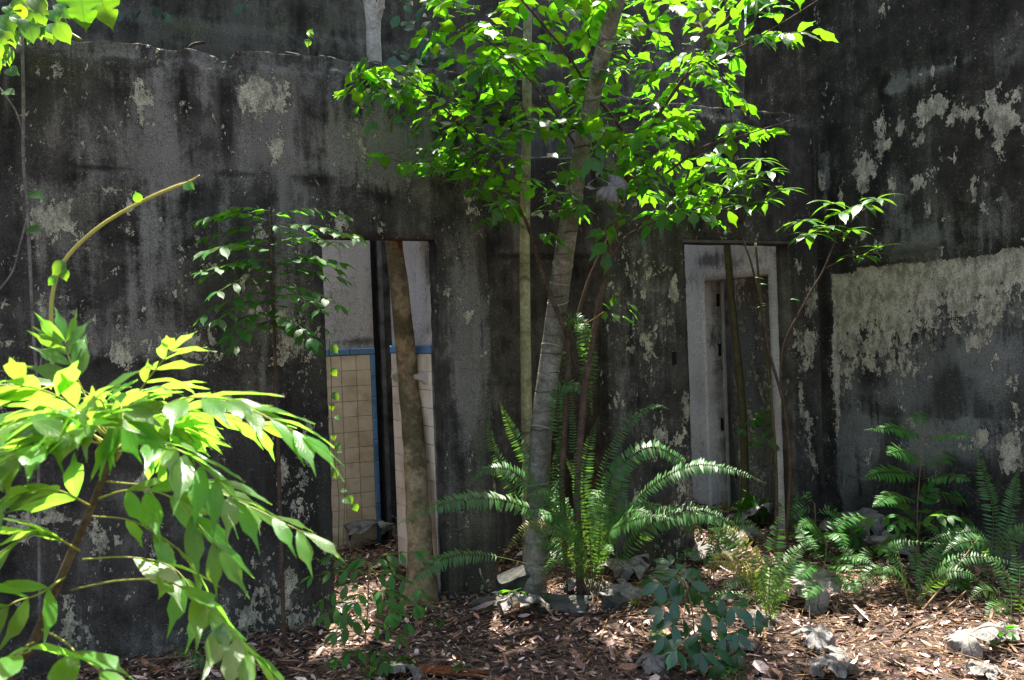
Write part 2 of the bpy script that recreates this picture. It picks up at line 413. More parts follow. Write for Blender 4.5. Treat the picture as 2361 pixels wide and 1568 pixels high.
d2l = 0.5 * (W1.px(1574, 570)[0] + W1.px(1606, 1255)[0]); d2r = 0.5 * (W1.px(1816, 580)[0] + W1.px(1834, 1100)[0])
d2t = W1.px(1690, 562)[1]
mk1 = marks_px(W1, [
    # channel 0 = hard pale flakes, 1 = black mould and painted darkening, 2 = soft pale wash, 3 = moss
    (0, 605, 215, 26, 34, .62), (0, 590, 250, 22, 26, .42), (0, 640, 345, 13, 20, .6), (0, 325, 225, 22, 14, .44), (0, 330, 262, 8, 24, .4), (0, 180, 222, 18, 9, .34),
    (0, 645, 230, 12, 26, .36), (0, 480, 360, 26, 12, .22), (0, 250, 440, 30, 14, .25), (0, 298, 490, 12, 30, .40), (0, 140, 500, 34, 46, .36), (0, 85, 470, 12, 40, .3),
    (0, 95, 700, 14, 60, .34), (0, 150, 770, 40, 14, .24), (0, 300, 805, 60, 30, .32), (0, 430, 790, 50, 26, .36), (0, 660, 790, 20, 44, .44), (0, 645, 730, 22, 20, .4),
    (0, 715, 830, 14, 60, .25), (0, 705, 980, 12, 70, .3), (0, 820, 320, 36, 26, .22), (0, 835, 345, 10, 16, .34), (0, 100, 1190, 70, 26, .30), (0, 200, 1220, 60, 24, .26), (0, 180, 1460, 40, 60, .34), (0, 680, 1150, 24, 60, .3),
    (0, 620, 1380, 70, 50, .24), (0, 710, 1440, 50, 30, .2), (0, 1065, 690, 14, 60, .2), (0, 1080, 740, 12, 22, .24), (0, 1082, 1050, 8, 16, .22),
    (0, 1553, 672, 8, 26, .62), (0, 1483, 676, 7, 12, .55), (0, 1455, 808, 6, 8, .55), (0, 1500, 790, 26, 34, .3), (0, 1515, 865, 16, 12, .3), (0, 1525, 1008, 14, 14, .4), (0, 1570, 1120, 14, 90, .34), (0, 1585, 930, 12, 36, .36),
    (0, 1470, 640, 50, 50, .16), (0, 1860, 800, 20, 40, .52), (0, 1870, 700, 14, 30, .42), (0, 1850, 960, 14, 50, .3), (0, 1870, 1040, 8, 40, .3),
    (2, 600, 240, 60, 90, .9), (2, 600, 340, 60, 70, .7), (2, 330, 330, 90, 110, .55), (2, 200, 330, 70, 70, .4), (2, 480, 385, 90, 40, .5), (2, 830, 330, 110, 90, .8), (2, 900, 370, 60, 60, .6),
    (2, 140, 520, 110, 120, .6), (2, 330, 640, 60, 160, .3), (2, 400, 600, 60, 180, .4), (2, 350, 790, 140, 36, .7), (2, 120, 760, 70, 60, .6), (2, 660, 700, 40, 200, .5), (2, 700, 470, 50, 100, .4),
    (2, 1070, 720, 34, 240, .75), (2, 1090, 880, 40, 120, .7), (2, 1060, 1150, 50, 120, .4), (2, 1500, 700, 50, 160, .4), (2, 1440, 900, 30, 200, .3), (2, 1590, 1150, 16, 120, .7), (2, 1000, 300, 200, 120, .3), (2, 380, 180, 400, 30, .2),
    (2, 300, 108, 400, 12, .8), (2, 690, 148, 160, 16, 1.0), (2, 560, 135, 40, 18, 1.0), (2, 900, 165, 100, 16, .8), (2, 1830, 275, 60, 12, .7), (2, 1500, 240, 100, 14, .7),
    (1, 520, 200, 16, 90, 1.0), (1, 522, 330, 22, 120, .65), (1, 842, 200, 18, 60, .9), (1, 800, 200, 16, 70, .35), (1, 30, 250, 50, 180, .6), (1, 20, 600, 30, 300, .4), (1, 390, 290, 16, 90, .35),
    (1, 700, 1000, 70, 260, .55), (1, 600, 1080, 120, 180, .5), (1, 400, 1300, 500, 150, .35), (1, 850, 490, 200, 40, .35), (1, 720, 420, 30, 30, .5), (1, 215, 388, 60, 8, .8), (1, 560, 402, 120, 8, .55), (1, 740, 415, 60, 12, .7), (1, 960, 425, 60, 8, .6), (1, 300, 393, 120, 5, .5),
    (1, 1560, 600, 16, 120, .5), (1, 1460, 1180, 60, 120, .4), (1, 1600, 1180, 14, 120, .3), (1, 1650, 420, 200, 120, .3), (1, 1850, 560, 40, 260, .5), (1, 1880, 400, 12, 160, .8), (1, 1110, 600, 14, 100, .4), (1, 1100, 905, 60, 4, .4), (1, 1480, 905, 80, 4, .4), (1, 1060, 420, 40, 260, .25),
    (3, 130, 150, 130, 50, .6), (3, 190, 520, 60, 70, .6), (3, 1110, 1000, 40, 300, .5), (3, 1060, 1300, 70, 80, .5), (3, 1500, 1260, 120, 50, .6), (3, 1850, 700, 30, 100, .3), (3, 560, 140, 30, 12, .5)])
_r = random.Random(5)
_ex = []
for k in range(70): _ex.append((0, _r.uniform(-50, 1880), _r.uniform(150, 1450), _r.uniform(4, 16), _r.uniform(6, 34), _r.uniform(.2, .42)))
for k in range(36):
    u_ = _r.uniform(-20, 1880); v_ = 70 + u_ * .1 + _r.uniform(20, 90); _ex.append((1, u_, v_ + 60, _r.uniform(4, 11), _r.uniform(60, 190), _r.uniform(.3, .7)))
for k in range(34): _ex.append((2, _r.uniform(-20, 1150), _r.uniform(180, 900), _r.uniform(4, 14), _r.uniform(40, 130), _r.uniform(.3, .7)))
for k in range(16): _ex.append((1, _r.uniform(0, 1150), _r.uniform(500, 1400), _r.uniform(20, 70), _r.uniform(30, 120), _r.uniform(.2, .5)))
mk1 += marks_px(W1, _ex)
def ledge1(x, z):
    lip = 0.075 + 0.045 * mnoise.noise(Vector((x * 3.1, 4, 0))) + 0.02 * mnoise.noise(Vector((x * 17, 9, 0)))
    return 0.022 if z > front_top(x) - lip else 0.0
def masks1(X, Z, mk):
    for i in range(X.shape[0]):
        x = X[i, 0]; lip = 0.085 + 0.045 * mnoise.noise(Vector((x * 3.1, 4, 0))) + 0.02 * mnoise.noise(Vector((x * 17, 9, 0))); tp = front_top(x)
        sel = Z[i] > tp - lip
        amt = 0.45 + 0.5 * mnoise.noise(Vector((x * 1.3, 0, 7)))
        mk[i, sel, 2] = amt; mk[i, sel, 0] = 0.02 + 0.15 * amt; mk[i, sel, 1] *= 0.3
front = build_wall('concrete_wall', W1, -5.2, xc + 0.02, front_top, 0.115, M['wall'],
    holes=[(d1l, d1r, -1, d1t), (opl, opr, -1, opt, 0.05), (d2l, d2r, -1, d2t)], marks=mk1, base=(.10, 0.05, 0.10, 0.02), disp=ledge1, masks_fn=masks1,
    label='long mould-stained roofless concrete wall with two doorways and a broken gap')
# pieces of the front wall
def hook(pts, r):
    V, F = [], []; pth = catmull([W1.px(u, v) and Vector((W1.px(u, v)[0], 0.05 + y, W1.px(u, v)[1])) for (u, v, y) in pts], 14)
    tube_geo(pth, [r] * 15, 7, V, F); return mesh_from('rebar', V, F, M['iron'])
link('rebar', hook([(438, 125, 0), (440, 104, 0), (452, 95, 0), (476, 94, -.02)], 0.008), front)
link('rebar', hook([(704, 130, 0), (696, 122, 0), (684, 119, 0), (662, 118, -.02)], 0.007), front)
# solid black box painting the shade of the socket hole beside the right doorway
sx_, sz_ = W1.px(1554, 826)
V, F = [], []; box_geo((sx_ - .014, -.010, sz_ - .042), (sx_ + .014, .02, sz_ + .042), V, F)
link('switch_hole', mesh_from('switch_hole', V, F, M['hole'], False), front)
# thin rim moulding over right doorway
V, F = [], []; box_geo((d2l - .03, -.014, d2t + .004), (d2r + .03, .03, d2t + .022), V, F)
link('lintel_strip', mesh_from('lintel_strip', V, F, M['soil'], False), front).data.materials[0] = mat_simple('lintel_plaster', (0.05, 0.045, 0.04), (0.12, 0.11, 0.095), 14)

# ------------------------------------------------------------------ right wall
CORNER = W1.w(xc, 0)
W2 = Plane(CORNER, -NB, AX)          # local X runs from the corner towards the camera, front faces left
xe, ze1 = W2.px(1912, 631); xr, ze2 = W2.px(2357, 575)
def panel_top(x): return ze1 + (ze2 - ze1) * (x - xe) / (xr - xe)
xed = 0.5 * (W2.px(1912, 640)[0] + W2.px(1928, 1040)[0])
def disp2(x, z): return 0.014 if (x > xed and z < panel_top(x)) else 0.0
mk2 = marks_px(W2, [
    (0, 2150, 240, 34, 20, .62), (0, 2130, 262, 20, 14, .5), (0, 2205, 262, 18, 16, .55), (0, 2033, 290, 14, 26, .58), (0, 2036, 335, 16, 18, .55), (0, 2075, 292, 10, 16, .5), (0, 1985, 385, 20, 34, .64), (0, 1992, 432, 10, 20, .5),
    (0, 2125, 305, 8, 20, .5), (0, 2118, 330, 14, 14, .52), (0, 2172, 340, 9, 26, .55), (0, 2232, 265, 14, 20, .52), (0, 2285, 225, 16, 26, .58), (0, 2305, 265, 24, 22, .6), (0, 2300, 320, 14, 36, .58), (0, 2330, 280, 24, 16, .5), (0, 2255, 315, 8, 18, .5), (0, 2348, 215, 10, 20, .5),
    (0, 2140, 478, 6, 24, .58), (0, 2115, 415, 14, 14, .48), (0, 2060, 420, 10, 20, .38), (0, 1898, 410, 8, 26, .5), (0, 2270, 450, 14, 44, .3), (0, 2310, 465, 6, 6, .5), (0, 1980, 470, 12, 10, .2),
    (0, 2100, 180, 110, 6, .2), (0, 2330, 1050, 26, 34, .55), (0, 2340, 950, 20, 90, .34), (0, 1925, 900, 6, 120, .5), (0, 2250, 900, 60, 30, .1), (0, 2040, 1040, 60, 12, .28), (0, 2150, 1030, 70, 12, .3), (0, 2240, 1020, 60, 16, .32), (0, 2240, 790, 24, 18, .4), (0, 2320, 600, 40, 40, .3),
    (2, 2090, 185, 70, 26, .7), (2, 2180, 155, 60, 8, .6), (2, 2060, 205, 30, 10, .8), (2, 1960, 90, 14, 90, .35), (2, 2060, 480, 40, 140, .45), (2, 2160, 540, 70, 60, .5), (2, 2290, 520, 70, 70, .5), (2, 2340, 130, 40, 60, .25), (2, 1900, 420, 16, 120, .6),
    (2, 2100, 900, 120, 90, .35), (2, 2250, 850, 80, 70, .3), (2, 1960, 1000, 40, 100, .4), (2, 2080, 1040, 160, 30, .5),
    (1, 2100, 60, 300, 120, .35), (1, 2240, 330, 30, 80, .6), (1, 2080, 350, 24, 80, .5), (1, 2180, 420, 60, 60, .5), (1, 1950, 560, 60, 40, .6), (1, 2100, 580, 300, 14, .4), (1, 1895, 600, 10, 200, .7), (1, 2270, 1130, 80, 70, 1.0), (1, 2180, 1180, 140, 70, .8), (1, 1990, 1180, 60, 90, .5), (1, 2100, 1180, 90, 120, .6),
    (3, 2060, 200, 60, 30, .5), (3, 2330, 1050, 40, 30, .3), (3, 2240, 520, 80, 60, .3)])
_ex = []
for k in range(60): _ex.append((0, _r.uniform(1930, 2380), _r.uniform(640, 1080), _r.uniform(4, 16), _r.uniform(5, 24), _r.uniform(-.5, .5)))
for k in range(40): _ex.append((0, _r.uniform(1930, 2380), 660 + _r.uniform(0, 120), _r.uniform(3, 8), _r.uniform(5, 14), -_r.uniform(.5, .9)))
for k in range(26): _ex.append((2, _r.uniform(1930, 2380), _r.uniform(720, 1060), _r.uniform(12, 50), _r.uniform(14, 60), _r.uniform(-.4, .7)))
for k in range(24): _ex.append((1, _r.uniform(1900, 2380), _r.uniform(680, 1150), _r.uniform(10, 40), _r.uniform(20, 70), _r.uniform(.2, .6)))
for k in range(40): _ex.append((0, _r.uniform(1900, 2380), _r.uniform(20, 580), _r.uniform(3, 9), _r.uniform(5, 22), _r.uniform(.2, .42)))
mk2 += marks_px(W2, _ex)
def masks2(X, Z, mk):
    pt = ze1 + (ze2 - ze1) * (X - xe) / (xr - xe)
    inside = (X > xed) & (Z < pt)
    d = pt - Z                                             # below the panel's upper edge
    lim = 0.54 + 0.18 * np.sin(X * 3.1 + .4) + 0.10 * np.sin(X * 11.0) + 0.05 * np.sin(X * 29)
    pale = np.clip(0.95 - d / lim * 0.62, -0.3, 0.72)
    mk[:, :, 0] = np.where(inside, mk[:, :, 0] + np.where(d < 2 * lim, pale, -0.05), mk[:, :, 0])
    mk[:, :, 1] = np.where(inside, mk[:, :, 1] + np.clip((d - lim) * 1.2, 0, 0.45) * (d < 1.0), mk[:, :, 1])
    mk[:, :, 2] = np.where(inside, mk[:, :, 2] + 0.5, mk[:, :, 2])
    rear = (X < -0.12) & (Z < 3.0)  # rear end painted pale in place of light falling there
    mk[:, :, 2] = np.where(rear, 1.0, mk[:, :, 2]); mk[:, :, 1] = np.where(rear, 0.0, mk[:, :, 1]); mk[:, :, 0] = np.where(rear, .25, mk[:, :, 0])
right = build_wall('concrete_wall', W2, -2.3, 3.6, lambda x: (4.05 if x > -.62 else max(.45, 4.05 + (x + .62) * 9)) + 0.03 * mnoise.noise(Vector((x * 4, 1, 0))) + (.12 * mnoise.noise(Vector((x * 9, 3, 0))) if x < -.55 else 0), 0.2, M['wall_right'], marks=mk2, base=(-.05, .12, .08, .03), disp=disp2, masks_fn=masks2,  # unseen rear end cut low to let skylight into the inner room
    label='tall blackened concrete wall on the right with peeling pale paint')

# ------------------------------------------------------------------ back wall
W3 = Plane(W1.w(0, 0, 2.35), AX, NB)
mk3 = marks_px(W3, [(2, 500, 90, 200, 40, .7), (2, 300, 30, 60, 60, .5), (2, 560, 40, 40, 60, .8), (2, 760, 60, 60, 60, .5), (1, 300, 70, 40, 60, .7), (1, 700, 30, 60, 40, .7), (1, 1000, 60, 120, 80, .5), (2, 1250, 800, 80, 60, .9), (2, 1320, 900, 40, 60, .6), (2, 1180, 860, 30, 60, .8), (1, 1270, 430, 120, 140, .5), (1, 1650, 120, 120, 100, .3), (3, 430, 60, 50, 30, .7), (3, 700, 60, 60, 30, .5), (1, 1250, 590, 200, 5, .7), (1, 1250, 620, 200, 3, .5)])  # dark patch behind the gap is painted shade of the deep opening
x3e = (CORNER + NB * 2.9 - W3.o).dot(AX) + .02
zl = W3.px(520, 68)[1]
def disp3(x, z): return (-0.03 if z < zl else 0.0) + (-0.006 if 2.18 < z < 2.9 else 0)
back = build_wall('concrete_wall', W3, -5.5, W3.px(1715, 60)[0], lambda x: 6.2 + 0.05 * mnoise.noise(Vector((x * 3, 2, 0))), 0.2, M['wall_back'], step=0.04, marks=mk3, base=(-.05, .06, .2, .02), disp=disp3,  # unseen top raised to keep the sun off the rooms in front
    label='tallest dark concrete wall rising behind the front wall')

# ------------------------------------------------------------------ bathroom behind left doorway
WB = Plane(W1.w(0, 0, 1.42), AX, NB)                       # rear tiled wall
bxr = 0.5 * (WB.px(857, 700)[0] + WB.px(880, 1240)[0]); bxl = bxr - 1.35
zb_trim = WB.px(810, 803)[1]
def grout(zt):
    def f(X, Z, mk):
        s = Z < zt - .02
        mk[s, 0] = -1; mk[s, 1] = .0; mk[s, 2] = .6
    return f
def flat_marks(pl, l): return marks_px(pl, l)
bath_back = build_wall('plaster_wall', WB, bxl, bxr, 2.9, 0.10, M['wall_white'], step=0.05, marks=flat_marks(WB, [(2, 800, 650, 200, 200, .8), (1, 840, 790, 80, 16, .8), (1, 760, 560, 60, 30, .3)]), base=(.05, .08, .55, 0), rough=0.002, masks_fn=grout(zb_trim),
    label='plaster wall with cream tiles and blue trim seen through left doorway')
WR = Plane(W1.w(d1r + 0.012, 0, 0.115), NB, AX)            # right hand tiled wall, local X goes deeper, front faces left
WR.ax = NB
rlen = 0.5 * (WR.px(902, 800)[0] + WR.px(925, 1300)[0])
zr_trim = WR.px(950, 796)[1]
WRm = Plane(W1.w(d1r + 0.012, 0, 0.115 + rlen), -NB, AX)   # same wall, X from far end to near end
bath_right = build_wall('plaster_wall', WRm, 0, rlen, 2.9, 0.10, M['wall_white'], step=0.05, marks=flat_marks(WRm, [(2, 950, 700, 60, 160, .9), (1, 1000, 640, 10, 80, .9), (1, 990, 760, 20, 30, .5), (1, 985, 600, 12, 60, .7)]), base=(.05, .08, .55, 0), rough=0.002, masks_fn=grout(zr_trim),
    label='narrow side wall of pale tiles with soap dish, seen through left doorway')
TS, GAP = 0.108, 0.0032
def tile_mesh(name, wx, wz, mat, th=0.008, cap=False):
    V, F = [], []; b = 0.002 if not cap else 0.006
    x, z = wx / 2, wz / 2
    for (xx, zz, yy) in ((-x, -z, 0), (x, -z, 0), (x, z, 0), (-x, z, 0), (-x, -z, -th + b), (x, -z, -th + b), (x, z, -th + b), (-x, z, -th + b), (-x + b, -z + b, -th), (x - b, -z + b, -th), (x - b, z - b, -th), (-x + b, z - b, -th)): V.append((xx, yy, zz))
    for k in range(4):
        k2 = (k + 1) % 4
        F.append((k, k2, k2 + 4, k + 4)); F.append((k + 4, k2 + 4, k2 + 8, k + 8))
    F.append((8, 9, 10, 11)); F.append((3, 2, 1, 0))
    return mesh_from(name, V, F, mat, False)
tm_c = tile_mesh('tile', TS - GAP, TS - GAP, M['tile_cream']); tm_w = tile_mesh('tile', TS - GAP, TS - GAP, M['tile_white'])
tm_wh = tile_mesh('tile', TS * .52 - GAP, TS - GAP, M['tile_white'])
tm_cap = tile_mesh('trim_tile', 0.152 - GAP, 0.05 - GAP, M['tile_blue'], 0.016, True); tm_capv = tile_mesh('trim_tile', 0.032, 0.152 - GAP, M['tile_blue'], 0.014, True)
tm_base = tile_mesh('base_tile', 0.152 - GAP, 0.12 - GAP, M['tile_blue'], 0.010)
def put(name, me, parent, x, z, y=-0.008):
    o = link(name, me, parent, (x, y, z)); o.rotation_euler = (R_(random.gauss(0, .35)), R_(random.gauss(0, .25)), R_(random.gauss(0, .35))); return o
def tiling(wall, x0, x1, ztrim, tile, ybase=-0.007, side=None, half=None):
    x = x0
    while x < x1 - 0.02:
        put('trim_tile', tm_cap, wall, min(x + .076, x1 - .076), ztrim - .025, ybase + .001); x += .152
    x = x0
    while x < x1 - 0.02:
        put('base_tile', tm_base, wall, min(x + .076, x1 - .076), ztrim - .05 - 13 * TS - .06, ybase + .002); x += .152
    for r in range(13):
        z = ztrim - .05 - TS * (r + .5)
        if side == 'R':
            x = x1 - .034 - TS / 2
            while x > x0: put('tile', tile, wall, x, z, ybase); x -= TS
        else:
            x = x0 + TS / 2; k = 0
            while x < x1 - TS * .4: put('tile', tile, wall, x, z, ybase); x += TS
    if side == 'R':
        for r in range(10): put('trim_tile', tm_capv, wall, x1 - .017, ztrim - .05 - .152 * (r + .5), ybase)
tiling(bath_back, bxr - 0.034 - TS * 7, bxr, zb_trim, tm_c, side='R')
tiling(bath_right, 0.01, rlen - 0.01, zr_trim, tm_w)
# soap dish and broken holder on the right hand tiles
def holder(u, v, wdt, hgt, dep):
    x, z = WRm.px(u, v); V, F = [], []
    box_geo((x - wdt / 2, -.03, z - hgt / 2), (x + wdt / 2, -.015, z + hgt / 2), V, F)
    b = len(V)
    prof = [(-.03, hgt * .42), (-dep, hgt * .30), (-dep, -.0), (-.03, -hgt * .38)]
    for s in (-1, 1):
        for (y, zz) in prof: V.append((x + s * wdt * .42, y, z + zz))
    F += [(b, b + 1, b + 2, b + 3), (b + 7, b + 6, b + 5, b + 4)] + [(b + k, b + 4 + k, b + 4 + (k + 1) % 4, b + (k + 1) % 4) for k in range(4)]
    return mesh_from('soap_dish', V, F, M['ceramic'], False)
link('soap_dish', holder(988, 871, .055, .075, .085), bath_right)
link('soap_dish', holder(921, 869, .05, .06, .05), bath_right)
# dark pier between the two tiled walls
pier = empty('concrete_pier', W1.w(bxr + .12, 0, 1.5), 'dark ribbed concrete pier between the two tiled bathroom walls', 'pier')
def pier_part(name, x0, x1, y0, y1, mat, h=2.9):
    V, F = [], []
    n = 60
    for i in range(n + 1):
        z = -.1 + (h + .1) * i / n
        j = lambda s: .004 * mnoise.noise(Vector((z * 9, s, 0)))
        for k, (x, y) in enumerate(((x0, y0), (x1, y0), (x1, y1), (x0, y1))): V.append(tuple(WB.ax * (x + j(k)) + NB * (y + j(k + 7)) + Vector((0, 0, z)) + (WB.o - pier.location)))
    for i in range(n):
        for k in range(4): F.append((i * 4 + k, i * 4 + (k + 1) % 4, (i + 1) * 4 + (k + 1) % 4, (i + 1) * 4 + k))
    F.append((3, 2, 1, 0)); F.append(tuple(n * 4 + k for k in range(4)))
    me = mesh_from(name, V, F, mat, False)
    return link(name, me, pier)
M['pier'] = mat_simple('dark_concrete', (0.012, 0.012, 0.012), (0.12, 0.12, 0.118), 7, 0.9, 0.1, 0.6, detail=10)  # near-black to mid-grey mottle for the slot between the tiled walls
M['rib'] = mat_simple('grey_rib', (0.05, 0.05, 0.05), (0.2, 0.2, 0.195), 9, 0.9, 0.1, 0.5, detail=10)
pier_part('shaft', bxr + .012, bxr + .5, .06, .25, M['pier'])
pier_part('rib', bxr + .055, bxr + .085, .0, .06, M['rib'])
pier_part('gap_shade_strip', bxr + .002, bxr + .04, .02, .055, M['hole'])  # near-black strip, the dark gap's shade put into its colour

# ------------------------------------------------------------------ room behind the right doorway
W4 = Plane(W1.w(d2r + 0.02, 0, 0.115), -NB, AX)            # side wall, front faces left; X runs towards the camera
L4 = 1.75
W4 = Plane(W1.w(d2r + 0.02, 0, 0.115 + L4), -NB, AX)
ia = 0.5 * (W4.px(1622, 700)[0] + W4.px(1642, 1100)[0]); ib = 0.5 * (W4.px(1768, 700)[0] + W4.px(1785, 900)[0]); it_ = 0.5 * (W4.px(1625, 648)[1] + W4.px(1760, 634)[1])
side = build_wall('plaster_wall', W4, 0, L4, 2.95, 0.20, M['wall_white'], holes=[(ia, ib, -1, it_)], step=0.04, marks=flat_marks(W4, [(2, 1600, 850, 60, 400, 1.0), (2, 1790, 760, 30, 200, .8), (1, 1700, 590, 140, 40, .5), (0, 1600, 640, 30, 14, .4), (0, 1690, 610, 40, 10, .4), (1, 1640, 600, 40, 20, .5), (1, 1800, 640, 14, 70, .5)]), base=(-.1, 0, .9, 0),
    label='whitish plaster wall with an inner doorway, seen through right doorway')
for (u, v) in ((1652, 680), (1657, 806), (1666, 985)):
    # hinge mortises in the far reveal of the inner doorway
    pass
def reveal_box(name, y0, y1, z0, z1, x0, x1, mat):
    V, F = [], []; box_geo((x0, y0, z0), (x1, y1, z1), V, F)
    return link(name, mesh_from(name, V, F, mat, False), side)
for zc in (1.72, 1.32, 0.72):
    reveal_box('hinge_mortise', .12, .15, zc - .05, zc + .05, ia - .004, ia + .004, M['hole'])  # solid dark blocks, the mortises' inner shade put into the colour
reveal_box('door_stop', .165, .185, -.1, it_ - .01, ia - .002, ia + .016, M['wall_white'].copy() if False else mat_simple('old_cream_paint', (0.3, 0.29, 0.25), (0.45, 0.44, 0.38), 12))

W5 = Plane(CORNER + AX * .62 + NB * 2.33, -NB, AX)
stain = build_wall('plaster_wall', W5, 0, 2.2, 2.9, 0.10, M['wall_stain'], step=0.05, marks=flat_marks(W5, [(2, 1690, 820, 30, 60, 1.0), (0, 1690, 810, 20, 40, .5), (2, 1740, 780, 40, 100, .5), (0, 1710, 660, 40, 30, .3), (1, 1700, 1000, 90, 90, .5), (1, 1680, 720, 20, 60, .4)]), base=(-.05, .05, .5, 0),
    label='dark stained plaster wall visible through the inner doorway')

W6 = Plane(W1.w(0, 0, .78), AX, NB)
build_wall('concrete_wall', W6, opl - .12, opr + .45, lambda x: 2.75 + .05 * mnoise.noise(Vector((x * 6, 0, 0))), 0.12, M['wall_back'], step=0.04, marks=marks_px(W6, [(2, 1250, 800, 80, 60, .7), (2, 1320, 900, 40, 60, .5), (2, 1180, 860, 30, 60, .6), (1, 1270, 430, 120, 140, .6), (1, 1250, 590, 200, 5, .8), (1, 1250, 625, 200, 3, .6), (1, 1260, 1150, 120, 160, .6), (1, 1300, 905, 120, 4, .5)]), base=(-.05, .1, .1, .02), disp=lambda x, z: -.012 if z > 2.0 else 0,  # dark patch under the broken lintel is the opening's shade, painted on
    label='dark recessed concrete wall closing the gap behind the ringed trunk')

# ================================================================== plants
def leaf_mesh(name, L, W, mat, fold=0.25, droop=0.3, tip=0.2, wave=0.0, nseg=7, base=0.12, twist=0.0, shape=1.0, seed=0):
    """leaf along +Y, normal +Z; outline ovate with a drawn-out tip"""
    rs = random.Random(seed); V, F, UV = [], [], []
    prof = []
    for i in range(nseg + 1):
        t_ = i / nseg
        a = math.sin(math.pi * min(1, t_ ** shape)) ** 0.8 if 0 < t_ < 1 else 0.0
        if t_ > 1 - tip: a = min(a, 0.34 * (1 - t_) / tip + 0.02)
        prof.append(max(a, 0.03 if t_ < 0.05 else 0.012))
    for i in range(nseg + 1):
        t_ = i / nseg; y = L * (t_ - 0.08 * droop * t_ * t_); z = -L * droop * t_ * t_
        w_ = W * 0.5 * prof[i]; tw = twist * t_
        for k, xx in enumerate((-1, -0.55, 0, 0.55, 1)):
            zz = abs(xx) * w_ * fold - (abs(xx) ** 3) * w_ * fold * 0.5 + wave * W * math.sin(t_ * 11 + xx * 2 + seed) * abs(xx) * 0.5
            x_ = xx * w_
            V.append((x_ * math.cos(tw) - zz * math.sin(tw), y, z + zz * math.cos(tw) + x_ * math.sin(tw))); UV.append((0.5 + xx * 0.5, t_))
    for i in range(nseg):
        for k in range(4): F.append((i * 5 + k, i * 5 + k + 1, (i + 1) * 5 + k + 1, (i + 1) * 5 + k))
    me = mesh_from(name, V, F, mat)
    uvl = me.uv_layers.new(name='UVMap')
    for lp in me.loops: uvl.data[lp.index].uv = UV[lp.vertex_index]
    me['np_v'] = 0
    return me
def variants(n, L, W, mat, **kw):
    out = []
    for k in range(n):
        kk = dict(kw); kk['droop'] = kw.get('droop', 0.3) * random.uniform(0.5, 1.5); kk['fold'] = kw.get('fold', 0.25) * random.uniform(0.4, 1.6); kk['twist'] = random.uniform(-.35, .35)
        out.append(leaf_mesh('leaf', L, W * random.uniform(.88, 1.12), mat, seed=k * 7 + 1, **kk))
    return out
_geo = {}
def geo(me):
    if me.name not in _geo:
        v = np.empty(len(me.vertices) * 3); me.vertices.foreach_get('co', v)
        f = np.empty(len(me.loops), int); me.loops.foreach_get('vertex_index', f)
        uv = np.empty(len(me.loops) * 2); me.uv_layers[0].data.foreach_get('uv', uv)
        _geo[me.name] = (v.reshape(-1, 3), f.reshape(-1, 4), uv.reshape(-1, 2))
    return _geo[me.name]
def join_leaves(name, items, parent, origin, mat):
    Vs, Fs, UVs, Rn = [], [], [], []; off = 0
    for (Mx, me) in items:
        v, f, uv = geo(me); m = np.array(Mx)
        Vs.append(v @ m[:3, :3].T + m[:3, 3] - np.array(origin)); Fs.append(f + off); UVs.append(uv); Rn.append(np.full(len(v), random.random())); off += len(v)
    V = np.concatenate(Vs); F = np.concatenate(Fs); UV = np.concatenate(UVs); Rn = np.concatenate(Rn)
    me = bpy.data.meshes.new(name); me.vertices.add(len(V)); me.vertices.foreach_set('co', V.ravel())
    me.loops.add(F.size); me.loops.foreach_set('vertex_index', F.ravel().astype(np.int32))
    me.polygons.add(len(F)); me.polygons.foreach_set('loop_start', np.arange(0, F.size, 4, dtype=np.int32))
    me.polygons.foreach_set('use_smooth', np.ones(len(F), bool))
    me.update(calc_edges=True)
    u = me.uv_layers.new(name='UVMap'); u.data.foreach_set('uv', UV.ravel())
    a = me.attributes.new('lrand', 'FLOAT', 'POINT'); a.data.foreach_set('value', Rn.astype(np.float32))
    me.materials.append(mat); me.validate()
    o = link(name, me, parent); o['kind'] = 'stuff'; return o

class Plant:
    def __init__(s, name, label, cat, base, group=None):
        s.root = empty(name, base, label, cat, group); s.o = Vector(base); s.leaves = []; s.tw = []
    def tube(s, name, pts, radii, mat, sides=8, n=None, rough=0.0):
        n = n or max(6, len(pts) * 5)
        pth = catmull(pts, n); V, F = [], []
        tube_geo([p - s.o for p in pth], lerp_list(radii, n), sides, V, F, rough)
        link(name, mesh_from(name, V, F, mat), s.root); return pth
    def twig(s, pts, r0, r1, n=8, sides=4):
        pth = catmull(pts, n); s.tw.append((pth, r0, r1, sides)); return pth
    def leaf(s, p, d, n, sc, me):
        m = frame(d, n).to_4x4(); m = m @ Matrix.Diagonal((sc, sc, sc, 1)); m.translation = p
        s.leaves.append((m, me))
    def finish(s, lmat=None, tmat=None, cap=300, leafname='leaf', twigname='twigs'):
        if s.tw:
            V, F = [], []
            for (pth, r0, r1, sd) in s.tw:
                n = len(pth); tube_geo([p - s.o for p in pth], [r0 + (r1 - r0) * i / (n - 1) for i in range(n)], sd, V, F)
            o = link(twigname, mesh_from(twigname, V, F, tmat), s.root); o['kind'] = 'stuff'
        if s.leaves:
            def key(it):
                u, v, d = proj(it[0].translation)
                if d < 0.3 or not (-60 < u < 2420 and -60 < v < 1630): return 0
                return it[0].to_scale()[0] / d
            ks = sorted(s.leaves, key=key, reverse=True)
            k0 = [it for it in ks if key(it) > 0][:cap]; ids = {id(x) for x in k0}
            rest = [it for it in ks if id(it) not in ids]
            inv = Matrix.Translation(-s.o)
            for (m, me) in k0:
                o = bpy.data.objects.new(leafname, me); COL.objects.link(o); o.parent = s.root; o.matrix_basis = inv @ m
            if rest: join_leaves('foliage', rest, s.root, s.o, lmat or rest[0][1].materials[0])
